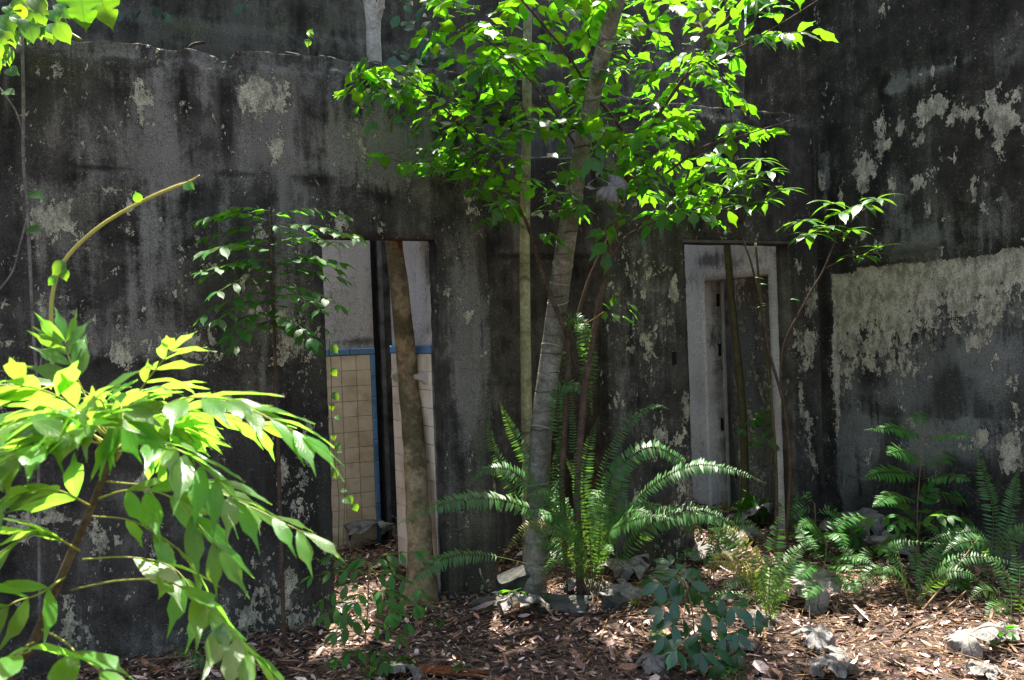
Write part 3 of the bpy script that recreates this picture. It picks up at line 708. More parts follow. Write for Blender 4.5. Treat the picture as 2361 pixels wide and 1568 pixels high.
def pinnate(pl, pts, ms, size, n, r=0.003, start=0.2, ang=55, up=Vector((0, 0, 1)), droop=0.25, jit=0.25, opp=True, term=True, taper=0.7, seg=14):
    """a leaf stalk through pts carrying pairs of leaflets"""
    pth = pl.twig(pts, r, r * 0.4, seg)
    L = len(pth) - 1
    for i in range(n):
        f = start + (0.97 - start) * i / max(1, n - 1); x = f * L; k = min(int(x), L - 1)
        p = pth[k].lerp(pth[k + 1], x - k); T = (pth[k + 1] - pth[k]).normalized()
        side = T.cross(up); side = side.normalized() if side.length > 1e-4 else T.orthogonal().normalized()
        nu = side.cross(T)
        sc = size * (1 - (1 - taper) * abs(f - 0.45) * 1.6) * random.uniform(.85, 1.12)
        for sg in ((-1, 1) if opp else ((-1,) if i % 2 else (1,))):
            a = R_(ang + random.uniform(-12, 12))
            d = T * math.cos(a) + side * sg * math.sin(a) - nu * droop * random.uniform(.4, 1.4) + rv(jit * .5)
            nn = nu + rv(jit) + side * sg * 0.15
            pl.leaf(p, d, nn, sc, random.choice(ms))
    if term:
        T = (pth[-1] - pth[-2]).normalized(); pl.leaf(pth[-1], T + Vector((0, 0, -droop * .6)) + rv(.1), T.cross(up).cross(T) + rv(jit), size * taper * 1.05, random.choice(ms))
    return pth

# leaf and bark materials
M['leaf_tree'] = mat_leaf('tree_leaf', (0.030, 0.105, 0.012), (0.17, 0.48, 0.010), 0.35, 0.45, 0.50, 0.28, 0.25)
M['leaf_fore'] = mat_leaf('shrub_leaf', (0.055, 0.15, 0.022), (0.29, 0.59, 0.045), 0.32, 0.55, 0.52, 0.25, 0.4)
M['leaf_sapling'] = mat_leaf('sapling_leaf', (0.030, 0.11, 0.016), (0.16, 0.44, 0.012), 0.5, 0.3, 0.46, 0.3, 0.2)
M['leaf_dark'] = mat_leaf('glossy_leaf', (0.020, 0.072, 0.024), (0.09, 0.28, 0.02), 0.22, 0.75, 0.3, 0.3)
M['leaf_lance'] = mat_leaf('lance_leaf', (0.032, 0.10, 0.020), (0.18, 0.42, 0.02), 0.32, 0.5, 0.38, 0.25)
M['leaf_vine'] = mat_leaf('vine_leaf', (0.035, 0.12, 0.020), (0.30, 0.60, 0.02), 0.35, 0.5, 0.48, 0.25)
M['leaf_fern'] = mat_leaf('fern_leaf', (0.045, 0.13, 0.028), (0.20, 0.40, 0.03), 0.42, 0.45, 0.36, 0.3)
M['leaf_legume'] = mat_leaf('legume_leaf', (0.04, 0.15, 0.028), (0.20, 0.50, 0.03), 0.45, 0.4, 0.42, 0.25)
M['leaf_varieg'] = mat_leaf('variegated_leaf', (0.06, 0.17, 0.015), (0.20, 0.42, 0.012), 0.3, 0.5, 0.45, 0.1, 0.7, (0.34, 0.36, 0.03))
M['bark_ring'] = mat_bark('ringed_bark', (0.09, 0.082, 0.058), (0.25, 0.23, 0.175), (0.42, 0.395, 0.325), 16, 9.0, (0.04, 0.04, 0.02), 0.6)
M['bark_pale'] = mat_bark('pale_green_bark', (0.20, 0.19, 0.095), (0.34, 0.32, 0.18), (0.45, 0.43, 0.27), 8, 3.1, (0.14, 0.14, 0.06), 0.4)
M['bark_moss'] = mat_bark('mossy_bark', (0.10, 0.075, 0.04), (0.27, 0.20, 0.105), (0.42, 0.33, 0.19), 11, 0, (0.045, 0.04, 0.014), 0.75)
M['bark_olive'] = mat_bark('olive_bark', (0.05, 0.042, 0.018), (0.095, 0.08, 0.035), (0.15, 0.125, 0.06), 14, 0, (0.05, 0.055, 0.02), 0.4)
M['bark_brown'] = mat_bark('brown_bark', (0.045, 0.028, 0.018), (0.095, 0.06, 0.040), (0.16, 0.11, 0.075), 18, 0, (0.05, 0.05, 0.02), 0.25)
M['bark_white'] = mat_bark('whitish_bark', (0.22, 0.20, 0.165), (0.42, 0.39, 0.335), (0.54, 0.51, 0.45), 12, 5.0, (0.25, 0.235, 0.19), 0.4)
M['bark_vine'] = mat_bark('vine_bark', (0.08, 0.07, 0.055), (0.2, 0.18, 0.15), (0.32, 0.3, 0.26), 20, 0, (.1, .09, .06), .3)
M['stem_green'] = mat_simple('green_stem', (0.06, 0.09, 0.02), (0.12, 0.15, 0.035), 30, 0.5)
M['stem_yellow'] = mat_simple('yellow_stem', (0.36, 0.31, 0.06), (0.48, 0.42, 0.10), 12, 0.4, 0.4, 0.1)
M['stem_tan'] = mat_simple('tan_stem', (0.16, 0.09, 0.04), (0.30, 0.19, 0.09), 24, 0.6)
M['rot'] = mat_simple('rotten_wood', (0.05, 0.018, 0.009), (0.20, 0.075, 0.035), 60, 0.9, 0.1, 1.0)

def in_poly(u, v, poly):
    c = False; j = len(poly) - 1
    for i in range(len(poly)):
        (xi, yi), (xj, yj) = poly[i], poly[j]
        if (yi > v) != (yj > v) and u < (xj - xi) * (v - yi) / (yj - yi) + xi: c = not c
        j = i
    return c

# ------------------------------------------------------------------ trunks
def gbase(u, v, d=None):
    p = ground_px(u, v); p.z = gz(p.x, p.y) - 0.03; return p
# ringed trunk, leaning right, crown above the picture
b2 = gbase(1228, 1368); dd = proj(b2)[2]
T2 = Plant('ringed_tree', 'stout grey ringed trunk leaning right in front of the wall gap', 'tree', b2)
pth2 = T2.tube('trunk', [b2, P(1238, 1240, dd), P(1248, 1000, dd + .02), P(1278, 760, dd + .05), P(1302, 580, dd - .12), P(1338, 360, dd - .42), P(1385, 140, dd - .75), P(1428, -20, dd - .95), P(1500, -340, dd - 1.0), P(1545, -900, dd)], [.082, .069, .065, .062, .057, .047, .041, .038, .034, .03], M['bark_ring'], 18, 70, 0.05)
# bark scars: raised rings on the ringed trunk
V, F = [], []
for k in range(6, 60, 2):
    p = pth2[k]; T = (pth2[k + 1] - pth2[k - 1]).normalized(); r0 = lerp_list([.082, .069, .065, .062, .057, .047, .041, .038, .034, .03], 70)[k]
    a0 = random.uniform(0, 6.28); span = random.uniform(2.6, 6.0)
    nr = T.orthogonal().normalized(); bn = T.cross(nr); pts = []
    for q in range(15):
        a = a0 + span * q / 14; pts.append(p - b2 + (nr * math.cos(a) + bn * math.sin(a)) * r0 * 1.0 + T * (.012 * math.sin(a * 1.3 + k)))
    tube_geo(pts, [.0035 * math.sin(math.pi * q / 14) + .0008 for q in range(15)], 5, V, F)
o = link('bark_rings', mesh_from('bark_rings', V, F, M['bark_white']), T2.root); o['kind'] = 'stuff'
# slim pale trunk behind it
b1 = gbase(1220, 1335); d1 = proj(b1)[2] + .05
T1 = Plant('slender_tree', 'slim straight yellowish green trunk just left of the ringed trunk', 'tree', b1)
pth1 = T1.tube('trunk', [b1, P(1216, 1080, d1), P(1212, 800, d1), P(1210, 560, d1), P(1214, 300, d1 - .15), P(1216, 100, d1 - .3), P(1222, -150, d1 - .2), P(1250, -800, d1 + .1)], [.042, .036, .033, .032, .030, .026, .022, .015], M['bark_pale'], 14, 50, 0.03)
V, F = [], []
for k in range(5, 40, 5):
    p = pth1[k] - b1; pts = [p + Vector((math.cos(a), math.sin(a), .004 * math.sin(a * 2))) * lerp_list([.042, .036, .033, .032, .030, .026, .022, .015], 50)[k] for a in [R_(190 + 12 * q) for q in range(14)]]
    tube_geo(pts, [.0015] * 14, 4, V, F)
o = link('bark_rings', mesh_from('bark_rings', V, F, M['bark_brown']), T1.root); o['kind'] = 'stuff'
# mossy trunk in the left doorway, climbs behind the wall and shows pale above it
b3 = gbase(968, 1385); d3 = proj(b3)[2]
T3 = Plant('doorway_tree', 'mossy brown trunk growing in the left doorway, pale where it tops the wall', 'tree', b3)
dw = lambda u, v: W1.depth(u, v)
pth3 = T3.tube('trunk', [b3, P(970, 1300, d3 + .02), P(962, 1150, d3 + .08), P(953, 1000, d3 + .18), P(940, 860, d3 + .27), P(925, 700, dw(925, 700) + .24), P(908, 560, dw(908, 560) + .27), P(893, 420, dw(893, 400) + .3), P(872, 250, dw(872, 250) + .3), P(862, 130, dw(862, 130) + .3)], [.12, .078, .068, .064, .062, .056, .050, .048, .045, .042], M['bark_moss'], 18, 60, 0.10)
T3.tube('upper_trunk', [P(864, 160, dw(862, 130) + .3), P(861, 90, dw(862, 90) + .3), P(859, 30, dw(860, 30) + .3), P(846, -40, dw(860, 0) + .28), P(820, -400, dw(860, 0) + .1)], [.044, .042, .046, .034, .028], M['bark_white'], 16, 24, 0.05)
T3.tube('branch', [P(866, 42, dw(866, 40) + .29), P(874, 22, dw(866, 40) + .27), P(880, -10, dw(866, 40) + .24), P(905, -200, dw(866, 40) + .1)], [.032, .026, .022, .02], M['bark_white'], 12, 14)
T3.tube('branch_stub', [P(872, 30, dw(866, 40) + .27), P(884, 15, dw(866, 40) + .22)], [.016, .012], M['bark_white'], 10, 4)
pr = P(910, 575, dw(908, 575) + .215)
V, F = [], []
for i in range(7):
    for j in range(9):
        a = (j / 8 - .5) * 1.5; z = (i / 6 - .5) * .11
        rr = .052 + .006 * mnoise.noise(Vector((i * .9, j * .9, 2))) - (.010 if 0 < i < 6 and 0 < j < 8 else 0)
        V.append(pth3[int(60 * .664)] - b3 + Vector((math.sin(a) * rr + .012, -math.cos(a) * rr, z + .03 * (1 - abs(j / 8 - .5)))))
for i in range(6):
    for j in range(8): F.append((i * 9 + j, i * 9 + j + 1, (i + 1) * 9 + j + 1, (i + 1) * 9 + j))
link('rot_scar', mesh_from('rot_scar', V, F, M['rot']), T3.root)
for pts in ([(985, 1310), (1008, 1330), (1022, 1362), (1026, 1395)], [(955, 1360), (938, 1395), (922, 1425)], [(975, 1375), (1000, 1402), (1050, 1400)]):
    q = [gbase(u, v) + Vector((0, 0, .03)) for u, v in pts[1:]]; q = [b3 + Vector((random.uniform(-.02, .02), -.03, .10))] + q
    T3.tube('root', q, [.04, .026, .018, .01], M['bark_moss'], 8, 14, .1)
# thin olive trunk in right doorway
b4 = gbase(1716, 1205); d4 = max(proj(b4)[2], dw(1716, 1100) + .16)
b4 = P(1718, 1190, d4); b4.z = gz(b4.x, b4.y) - .03
T4 = Plant('doorway_sapling_tree', 'thin olive-brown trunk curving up inside the right doorway', 'tree', b4)
T4.tube('trunk', [b4, P(1717, 1120, d4), P(1714, 980, d4), P(1703, 850, d4), P(1690, 720, d4), P(1680, 620, d4), P(1674, 540, d4 + .02), P(1668, 400, d4 + .03), P(1655, 200, d4 + .03), P(1645, -100, d4), P(1660, -700, d4)], [.040, .032, .030, .029, .027, .025, .023, .021, .019, .017, .012], M['bark_olive'], 12, 50, .06)

# ------------------------------------------------------------------ main leafy trees in front of the wall gap
ML = variants(8, 0.108, 0.051, M['leaf_tree'], fold=.22, droop=.2, tip=.32, wave=.14)
canopy = [(975, -40), (1000, 60), (985, 110), (1040, 150), (1080, 175), (1000, 190), (950, 150), (850, 125), (800, 190), (795, 270), (860, 290), (960, 255), (1000, 320), (915, 365), (930, 405), (1010, 400), (1080, 430), (1130, 465), (1128, 525), (1190, 500), (1230, 540), (1300, 560), (1340, 500), (1390, 580), (1450, 560), (1500, 520), (1640, 515), (1690, 450), (1640, 420), (1740, 390), (1730, 330), (1800, 305), (1850, 285), (1840, 262), (1745, 240), (1760, 180), (1790, 120), (1850, 80), (1930, 0), (1960, -40)]
def grow(pl, branches, region, ntw, dlo, dhi, ms, size, seedpts=None, maxd=0.75, spacing=.038):
    pool = []
    for pth in branches:
        for i in range(0, len(pth)): pool.append(pth[i])
    us = [a for a, b in region]; vs = [b for a, b in region]
    tg = []
    while len(tg) < ntw:
        u, v = random.uniform(min(us), max(us)), random.uniform(min(vs), max(vs))
        if in_poly(u, v, region): tg.append((u, v, min(random.uniform(dlo, dhi), W1.depth(u, v) - random.uniform(.1, .4))))
    cand = []
    for (u, v, d) in tg:
        p = P(u, v, d); q = min(pool, key=lambda x: (x - p).length_squared); cand.append(((p - q).length, p))
    cand.sort(key=lambda x: x[0])
    for _, p in cand:
        q = min(pool, key=lambda x: (x - p).length_squared + max(0, x.z - p.z) * .3); L = (p - q).length
        if L > maxd: q = p + (q - p) * (maxd / L); L = maxd
        if L < .14:
            dr = (p - q) if L > .01 else rv()
            dr.z *= .4; p = q + dr.normalized() * .2; L = .2
        mid = q.lerp(p, .5) + Vector((0, 0, .05 * L)) + rv(.03)
        end = p + Vector((0, 0, -.06 * L))
        pth = pl.twig([q, mid, end], .0028, .0011, 10, 4)
        for k in (4, 6, 8): pool.append(pth[k])
        nl = max(5, int(L * .72 / spacing)); nl = min(nl, 12); Lp = len(pth) - 1
        up = Vector((random.gauss(0, .24), random.gauss(.1, .36), 1)).normalized()
        for i in range(nl):
            f = 1 - (i + .3) * spacing / L
            if f < .12: break
            x = f * Lp; k = min(int(x), Lp - 1); pp = pth[k].lerp(pth[k + 1], x - k); T = (pth[k + 1] - pth[k]).normalized()
            sd = T.cross(up).normalized(); sg = 1 if i % 2 else -1; a = R_(random.uniform(42, 70))
            d = T * math.cos(a) + sd * sg * math.sin(a) + Vector((0, 0, -random.uniform(.05, .6)))
            u_, v_, _ = proj(pp + d.normalized() * .05)
            if not in_poly(u_, v_, region) and random.random() < .6: continue
            pl.leaf(pp, d, up + rv(.2), size * random.uniform(.62, 1.15), random.choice(ms))
        T = (pth[-1] - pth[-2]).normalized(); pl.leaf(pth[-1], T + Vector((0, 0, -.25)), up + rv(.2), size * random.uniform(.7, 1.1), random.choice(ms))
bA = gbase(1318, 1375); dA = proj(bA)[2] - .02
TA = Plant('leafy_tree', 'thin-stemmed tree with a bright leafy branch sweeping up to the left', 'tree', bA)
pa0 = TA.tube('trunk', [bA, P(1296, 1150, dA), P(1303, 970, dA), P(1312, 800, dA), P(1306, 768, dA)], [.022, .018, .016, .016, .016], M['bark_brown'], 10, 26, .1)
pa1 = TA.tube('branch', [P(1306, 768, dA), P(1262, 663, dA - .03), P(1243, 609, dA - .05), P(1223, 537, dA - .08), P(1197, 478, dA - .12), P(1144, 373, dA - .2), P(1112, 335, dA - .24), P(1045, 270, dA - .32), P(966, 205, dA - .42), P(911, 161, dA - .5), P(862, 140, dA - .58)], [.014, .012, .011, .010, .009, .008, .007, .006, .005, .003, .002], M['bark_brown'], 8, 60)
pa2 = TA.tube('branch', [P(1306, 768, dA), P(1329, 735, dA - .02), P(1356, 650, dA - .05), P(1390, 575, dA - .1), P(1421, 513, dA - .15), P(1430, 440, dA - .2)], [.013, .011, .010, .009, .007, .004], M['bark_brown'], 8, 34)
pa3 = TA.tube('branch', [P(1197, 478, dA - .12), P(1120, 440, dA - .3), P(1040, 420, dA - .42), P(960, 400, dA - .5)], [.006, .005, .004, .002], M['bark_brown'], 6, 20)
regA = [(u, v) for (u, v) in canopy if u < 1200]
regA = [(985, 112), (1040, 150), (1090, 180), (1000, 195), (950, 150), (850, 125), (800, 190), (795, 270), (860, 290), (960, 255), (1000, 320), (915, 365), (930, 405), (1010, 400), (1080, 430), (1130, 465), (1128, 525), (1190, 500), (1230, 540), (1300, 560), (1340, 500), (1330, 330), (1250, 240), (1180, 190)]
grow(TA, [pa1[12:], pa3], regA, 70, dA - .75, dA + .02, ML, 1.12)
for (i0, u, v, dz) in ((58, 800, 215, -.62), (57, 850, 285, -.6), (54, 820, 250, -.5), (50, 905, 275, -.55), (52, 960, 160, -.4), (47, 1010, 190, -.4), (45, 930, 260, -.5), (42, 1050, 200, -.3), (40, 970, 300, -.5), (37, 1080, 230, -.3), (36, 1000, 330, -.45), (33, 930, 380, -.55), (31, 1140, 270, -.2), (30, 985, 395, -.5), (27, 1040, 410, -.4), (28, 1170, 330, -.2), (24, 1090, 440, -.3), (22, 1150, 500, -.25), (20, 1200, 420, -.2)):
    s_ = pa1[i0]; e_ = P(u, v, min(dA + dz, dw(u, v) - .1))
    pinnate(TA, [s_, s_.lerp(e_, .5) + Vector((0, 0, .04)), e_], ML, random.uniform(.9, 1.2), max(4, int((e_ - s_).length / .055)), .0024, .15, 55, up=Vector((random.gauss(0, .25), random.gauss(.1, .35), 1)), droop=.28, jit=.35, opp=False)
# drooping young leaves at the branch tip
for (u, v) in ((822, 190), (835, 160), (1105, 190), (1118, 185)):
    p = P(u, v - 30, dA - .56)
    for k in range(6): TA.leaf(p + rv(.02), Vector((random.uniform(-.6, .3), random.uniform(-.3, .3), -1)), rv() + Vector((0, -1, 0)), random.uniform(.6, 1.0), random.choice(ML))
TA.finish(M['leaf_tree'], M['bark_brown'])

bB = gbase(1340, 1385); dB = proj(bB)[2] - .04
TB = Plant('leafy_tree', 'brown-stemmed tree carrying the broad bright green crown at centre right', 'tree', bB)
pb1 = TB.tube('trunk', [bB, P(1330, 1150, dB), P(1339, 991, dB), P(1356, 838, dB), P(1380, 718, dB), P(1404, 598, dB - .02), P(1424, 513, dB - .04), P(1448, 410, dB - .08), P(1462, 369, dB - .1), P(1489, 318, dB - .14), P(1524, 256, dB - .18), P(1578, 178, dB - .24), P(1650, 75, dB - .32), P(1715, 0, dB - .4), P(1790, -120, dB - .5)], [.026, .022, .020, .019, .018, .017, .016, .015, .014, .012, .011, .010, .009, .008, .005], M['bark_brown'], 10, 80, .08)
pb2 = TB.tube('branch', [P(1462, 369, dB - .1), P(1438, 308, dB - .16), P(1411, 267, dB - .2), P(1360, 208, dB - .28), P(1312, 130, dB - .36), P(1257, 62, dB - .44), P(1203, 0, dB - .52), P(1130, -90, dB - .6)], [.011, .010, .009, .008, .007, .006, .005, .003], M['bark_brown'], 8, 40)
pb3 = TB.tube('branch', [P(1448, 410, dB - .08), P(1375, 397, dB - .16), P(1325, 332, dB - .24), P(1285, 267, dB - .34), P(1216, 178, dB - .46), P(1137, 103, dB - .56), P(1050, 50, dB - .66)], [.009, .008, .007, .006, .005, .004, .002], M['bark_brown'], 8, 36)
pb4 = TB.tube('branch', [P(1440, 450, dB - .06), P(1520, 410, dB - .2), P(1620, 340, dB - .36), P(1720, 310, dB - .48), P(1830, 275, dB - .6)], [.008, .007, .006, .004, .002], M['bark_brown'], 8, 26)
pb5 = TB.tube('branch', [P(1404, 598, dB - .02), P(1450, 540, dB - .1), P(1540, 500, dB - .2), P(1650, 470, dB - .3)], [.006, .005, .004, .002], M['bark_brown'], 6, 20)
pb6 = TB.tube('branch', [P(1600, 148, dB - .27), P(1660, 130, dB - .4), P(1740, 90, dB - .5), P(1840, 30, dB - .6), P(1900, -10, dB - .66)], [.006, .005, .004, .003, .002], M['bark_brown'], 6, 24)
regB = [(975, -40), (1000, 60), (985, 112), (1090, 180), (1180, 190), (1250, 240), (1330, 330), (1340, 500), (1390, 580), (1450, 560), (1500, 520), (1640, 515), (1690, 450), (1640, 420), (1740, 390), (1730, 330), (1800, 305), (1850, 285), (1840, 262), (1745, 240), (1760, 180), (1790, 120), (1850, 80), (1930, 0), (1960, -40)]
grow(TB, [pb1[38:], pb2, pb3, pb4, pb5, pb6], regB, 190, dB - .85, dB + .1, ML, 1.15)
TB.tube('branch', [P(1340, 752, dB + .02), P(1370, 735, dB - .06), P(1390, 720, dB - .1)], [.003, .003, .002], M['stem_tan'], 6, 8)
for q in range(9):
    p = P(1395 + random.uniform(-15, 65), 715 + random.uniform(-45, 20), dB - .1 + random.uniform(-.08, .08)); TB.leaf(p, Vector((random.uniform(-.3, 1), random.uniform(-.4, .2), -.5)), Vector((0, -.3, 1)) + rv(.4), random.uniform(.6, .95), random.choice(ML))
TB.finish(M['leaf_tree'], M['bark_brown'])

# ------------------------------------------------------------------ sapling against the left wall
SL = variants(5, 0.150, 0.060, M['leaf_sapling'], fold=.2, droop=.2, tip=.25, wave=.08)
bS = gbase(655, 1490); dS = proj(bS)[2]
TS_ = Plant('sapling', 'slender upright sapling with tiers of drooping leaves against the left wall', 'sapling', bS)
ps = TS_.tube('stem', [bS, P(648, 1250, dS), P(640, 1000, dS - .01), P(632, 760, dS - .02), P(624, 580, dS - .03), P(621, 478, dS - .03)], [.012, .011, .010, .008, .006, .002], M['bark_brown'], 8, 40)
for i in range(24):
    v0 = 486 + i * 11.5; u0 = 622 + (v0 - 480) * .03; sg = 1 if i % 2 else -1
    ln = 190 if i < 13 else 150
    if i > 19: ln = 110
    u1 = u0 + sg * ln * random.uniform(.75, 1.08); v1 = v0 + random.uniform(-8, 34) + (28 if i > 14 else 0)
    dz = random.uniform(-.5, .12)
    pinnate(TS_, [P(u0, v0, dS - .03), P((u0 + u1) / 2, (v0 + v1) / 2 - 16, dS + dz * .5 - .03), P(u1, v1, dS + dz - .03)], SL, random.uniform(.62, .95), random.randint(4, 6), .002, .08, 44, droop=.10, jit=.32, opp=True)
TS_.finish(M['leaf_sapling'], M['stem_green'])

# ------------------------------------------------------------------ foreground shrub
FL = variants(9, 0.168, 0.047, M['leaf_fore'], fold=.40, droop=.22, tip=.32, wave=.10)
DRY = leaf_mesh('leaf', .165, .05, mat_leaf('dry_leaf', (.14, .07, .035), (.25, .13, .05), .7, .2, .3, .3), fold=.9, droop=.5, seed=3)
fb = ground_px(-60, 2300); fb = P(40, 1620, 1.62); fb.z = 0.0; fb = Vector((fb.x - .05, fb.y, gz(fb.x, fb.y)))
FS = Plant('foreground_shrub', 'sunlit shrub with large glossy pointed leaves in the left foreground', 'shrub', fb)
DF = 1.62
pf = FS.tube('stem', [fb, P(0, 1700, DF), P(78, 1480, DF), P(150, 1310, DF), P(210, 1170, DF), P(265, 1030, DF), P(285, 975, DF)], [.011, .0095, .0082, .0072, .0064, .0055, .003], M['bark_brown'], 10, 50, .08)
def fr(pts, size, n, ang=50, droop=.35, start=.25, jit=.25, opp=True, taper=.75):
    pinnate(FS, [P(u, v, d) for (u, v, d) in pts], FL, size * .95, int(n * 1.15 + .6), .0022, start, ang * .72, droop=droop * .2 if pts[-1][1] < 1130 else droop * .38, jit=.45, opp=opp, taper=taper, up=Vector((random.gauss(0, .3), random.gauss(-.2, .4), 1)))
fr([(270, 1020, 1.62), (400, 925, 1.5), (540, 930, 1.42), (690, 1000, 1.38)], .82, 5, 45, .30, .38)
fr([(272, 1010, 1.62), (360, 960, 1.72), (470, 950, 1.8), (600, 985, 1.85)], .80, 5, 50, .25, .3)
fr([(268, 1005, 1.62), (310, 920, 1.62), (360, 850, 1.6), (400, 805, 1.58)], .55, 3, 60, .95, .5)
fr([(250, 1010, 1.62), (200, 920, 1.66), (160, 830, 1.66), (150, 785, 1.66)], .55, 4, 60, .9, .5)
fr([(262, 1020, 1.62), (160, 930, 1.52), (60, 890, 1.45), (-60, 890, 1.40)], .85, 6, 48, .25, .15)
fr([(262, 1030, 1.62), (150, 970, 1.72), (40, 960, 1.8), (-60, 990, 1.85)], .85, 6, 50, .25, .15)
fr([(265, 1030, 1.62), (140, 1010, 1.5), (30, 1050, 1.42), (-50, 1110, 1.36)], .85, 5, 50, .4, .2)
fr([(268, 1025, 1.62), (300, 940, 1.75), (330, 900, 1.9), (400, 890, 2.0)], .75, 5, 50, .3, .25)
fr([(268, 1025, 1.62), (230, 950, 1.8), (180, 900, 1.95), (100, 880, 2.05)], .75, 5, 50, .3, .25)
fr([(255, 1050, 1.62), (350, 1020, 1.52), (450, 1060, 1.45), (540, 1150, 1.4)], .78, 5, 42, .35, .35)
fr([(240, 1110, 1.62), (340, 1118, 1.6), (440, 1112, 1.58), (580, 1170, 1.55), (700, 1228, 1.52)], .72, 5, 42, .55, .35)
fr([(225, 1150, 1.62), (300, 1130, 1.52), (400, 1150, 1.46), (500, 1260, 1.42)], .75, 4, 40, .45, .3)
fr([(205, 1190, 1.62), (300, 1200, 1.7), (390, 1250, 1.74), (440, 1300, 1.76)], .72, 3, 45, .6, .3)
fr([(165, 1360, 1.62), (280, 1338, 1.52), (400, 1345, 1.42), (500, 1420, 1.36), (590, 1520, 1.3)], .82, 6, 38, .5, .45)
fr([(190, 1290, 1.62), (300, 1285, 1.66), (400, 1310, 1.66), (470, 1400, 1.64)], .8, 3, 40, .6, .35)
fr([(215, 1170, 1.62), (130, 1130, 1.54), (40, 1140, 1.48), (-50, 1200, 1.42)], .88, 5, 45, .4, .15)
fr([(185, 1270, 1.62), (100, 1230, 1.58), (20, 1260, 1.54), (-60, 1330, 1.5)], .86, 4, 45, .4, .15)
fr([(150, 1330, 1.62), (90, 1370, 1.54), (30, 1390, 1.48), (-40, 1440, 1.44)], .8, 3, 45, .3, .2)
fr([(95, 1450, 1.62), (150, 1480, 1.46), (180, 1510, 1.38), (230, 1545, 1.32)], .8, 1, 40, .3, .6)
fr([(80, 1480, 1.62), (60, 1490, 1.45), (70, 1500, 1.3), (40, 1510, 1.22)], .85, 1, 60, .2, .5)
for k in range(15):
    du = random.uniform(-330, 260); dz_ = random.uniform(-.35, .55)
    fr([(268, 1020 + k * 3, 1.62), (268 + du * .5, 985 - abs(du) * .10 - random.uniform(0, 50), 1.62 + dz_ * .5), (268 + du, random.uniform(905, 1010), 1.62 + dz_)], random.uniform(.6, .9), 4, 55, .35, .5)
# shrivelled brown leaves under the shoot tip
for (u, v) in ((335, 1020), (350, 1045), (375, 1060), (362, 1030), (250, 1000), (385, 1025)):
    FS.leaf(P(u, v, 1.6), Vector((random.uniform(-.3, .3), -.1, -1)), Vector((random.uniform(-1, 1), -1, 0)), random.uniform(.22, .34), DRY)
FS.finish(M['leaf_fore'], mat_simple('shrub_petiole', (0.17, 0.19, 0.03), (0.30, 0.30, 0.06), 20, .5))
# arching yellow vine shoot
vb = P(122, 880, 1.75)
VS = Plant('vine_shoot', 'yellow-green vine shoot arching up from the foreground shrub', 'vine', vb)
VS.tube('stem', [vb, P(118, 740, 1.75), P(121, 680, 1.75), P(138, 620, 1.75), P(175, 570, 1.75), P(240, 515, 1.75), P(330, 463, 1.75), P(400, 432, 1.75), P(435, 420, 1.75), P(460, 404, 1.75)], [.0040, .0039, .0038, .0037, .0036, .0034, .0032, .0030, .0026, .0008], M['stem_yellow'], 8, 60, .08)
VL = variants(4, 0.07, 0.058, M['leaf_vine'], fold=.2, droop=.25, tip=.22, shape=.75)
for (u, v, dx, dz, s) in ((322, 466, -.2, .7, .3), (152, 606, -.8, -.6, .5), (145, 620, .3, -1, .35), (425, 424, .5, -.25, .35), (130, 640, -.6, -.5, .3)):
    VS.leaf(P(u, v, 1.745), Vector((dx, -.3, dz)), Vector((0, -1, .3)), s, random.choice(VL))
VS.finish(M['leaf_vine'])

# ------------------------------------------------------------------ vines at the left edge and wall top
def vine(name, label, stems, leaves, ms, mat, sm, size, r=.006):
    p0 = stems[0][-1]; base = P(*p0)
    pl = Plant(name, label, 'vine', base)
    for i, st in enumerate(stems):
        pl.tube('stem', [P(*q) + rv(.004) for q in st], [r] * len(st) if i == 0 else [r * .6] * len(st), sm, 7, len(st) * 7, .2)
    for (u, v, d, dx, dy, dz, s) in leaves:
        pl.leaf(P(u, v, d), Vector((dx, dy, dz)), Vector((random.uniform(-.3, .3), -.7, .6)), s, random.choice(ms))
    pl.finish(mat); return pl
dv = lambda u, v: W1.depth(max(-300, u), v) - .10
lv = []
for k in range(70):
    u = random.uniform(-30, 135); v = random.uniform(-20, 50) + max(0, u - 60) * .45
    if u < 30: v += random.uniform(0, 120)
    lv.append((u, v, dv(u, v) - random.uniform(0, .6), random.uniform(-.5, .9), random.uniform(-.5, .2), random.uniform(-1, -.1), random.uniform(.6, 1.15)))
for (u, v) in ((70, 445), (66, 524), (8, 210), (15, 160)): lv.append((u, v, dv(u, v) - .04, .7, -.4, -.2, .9))
VL2 = variants(4, 0.085, 0.07, M['leaf_vine'], fold=.2, droop=.25, tip=.22, shape=.75)
vine('wall_vine', 'woody vine hanging down the left edge of the front wall', [[(46, -40, dv(46, 0)), (50, 60, dv(50, 60)), (52, 180, dv(50, 180)), (52, 260, dv(50, 260)), (57, 380, dv(57, 380)), (62, 470, dv(60, 470)), (68, 560, dv(60, 560)), (72, 680, dv(70, 680)), (78, 780, dv(78, 780)), (86, 900, dv(86, 900)), (90, 1100, dv(86, 1100)), (92, 1420, dv(86, 1420))],
    [(62, 500, dv(60, 500)), (48, 560, dv(48, 560)), (25, 630, dv(25, 630)), (-30, 700, dv(-30, 700))], [(52, 300, dv(52, 300)), (30, 250, dv(20, 250)), (-10, 190, dv(-10, 190))], [(84, 700, dv(84, 700)), (100, 760, dv(100, 760)), (94, 850, dv(90, 850))], [(30, -30, dv(30, 0)), (36, 70, dv(36, 60))], [(-20, 850, dv(0, 850)), (30, 860, dv(30, 860)), (80, 845, dv(80, 845))]], lv, VL2, M['leaf_vine'], M['bark_vine'], 1.0, .0075)
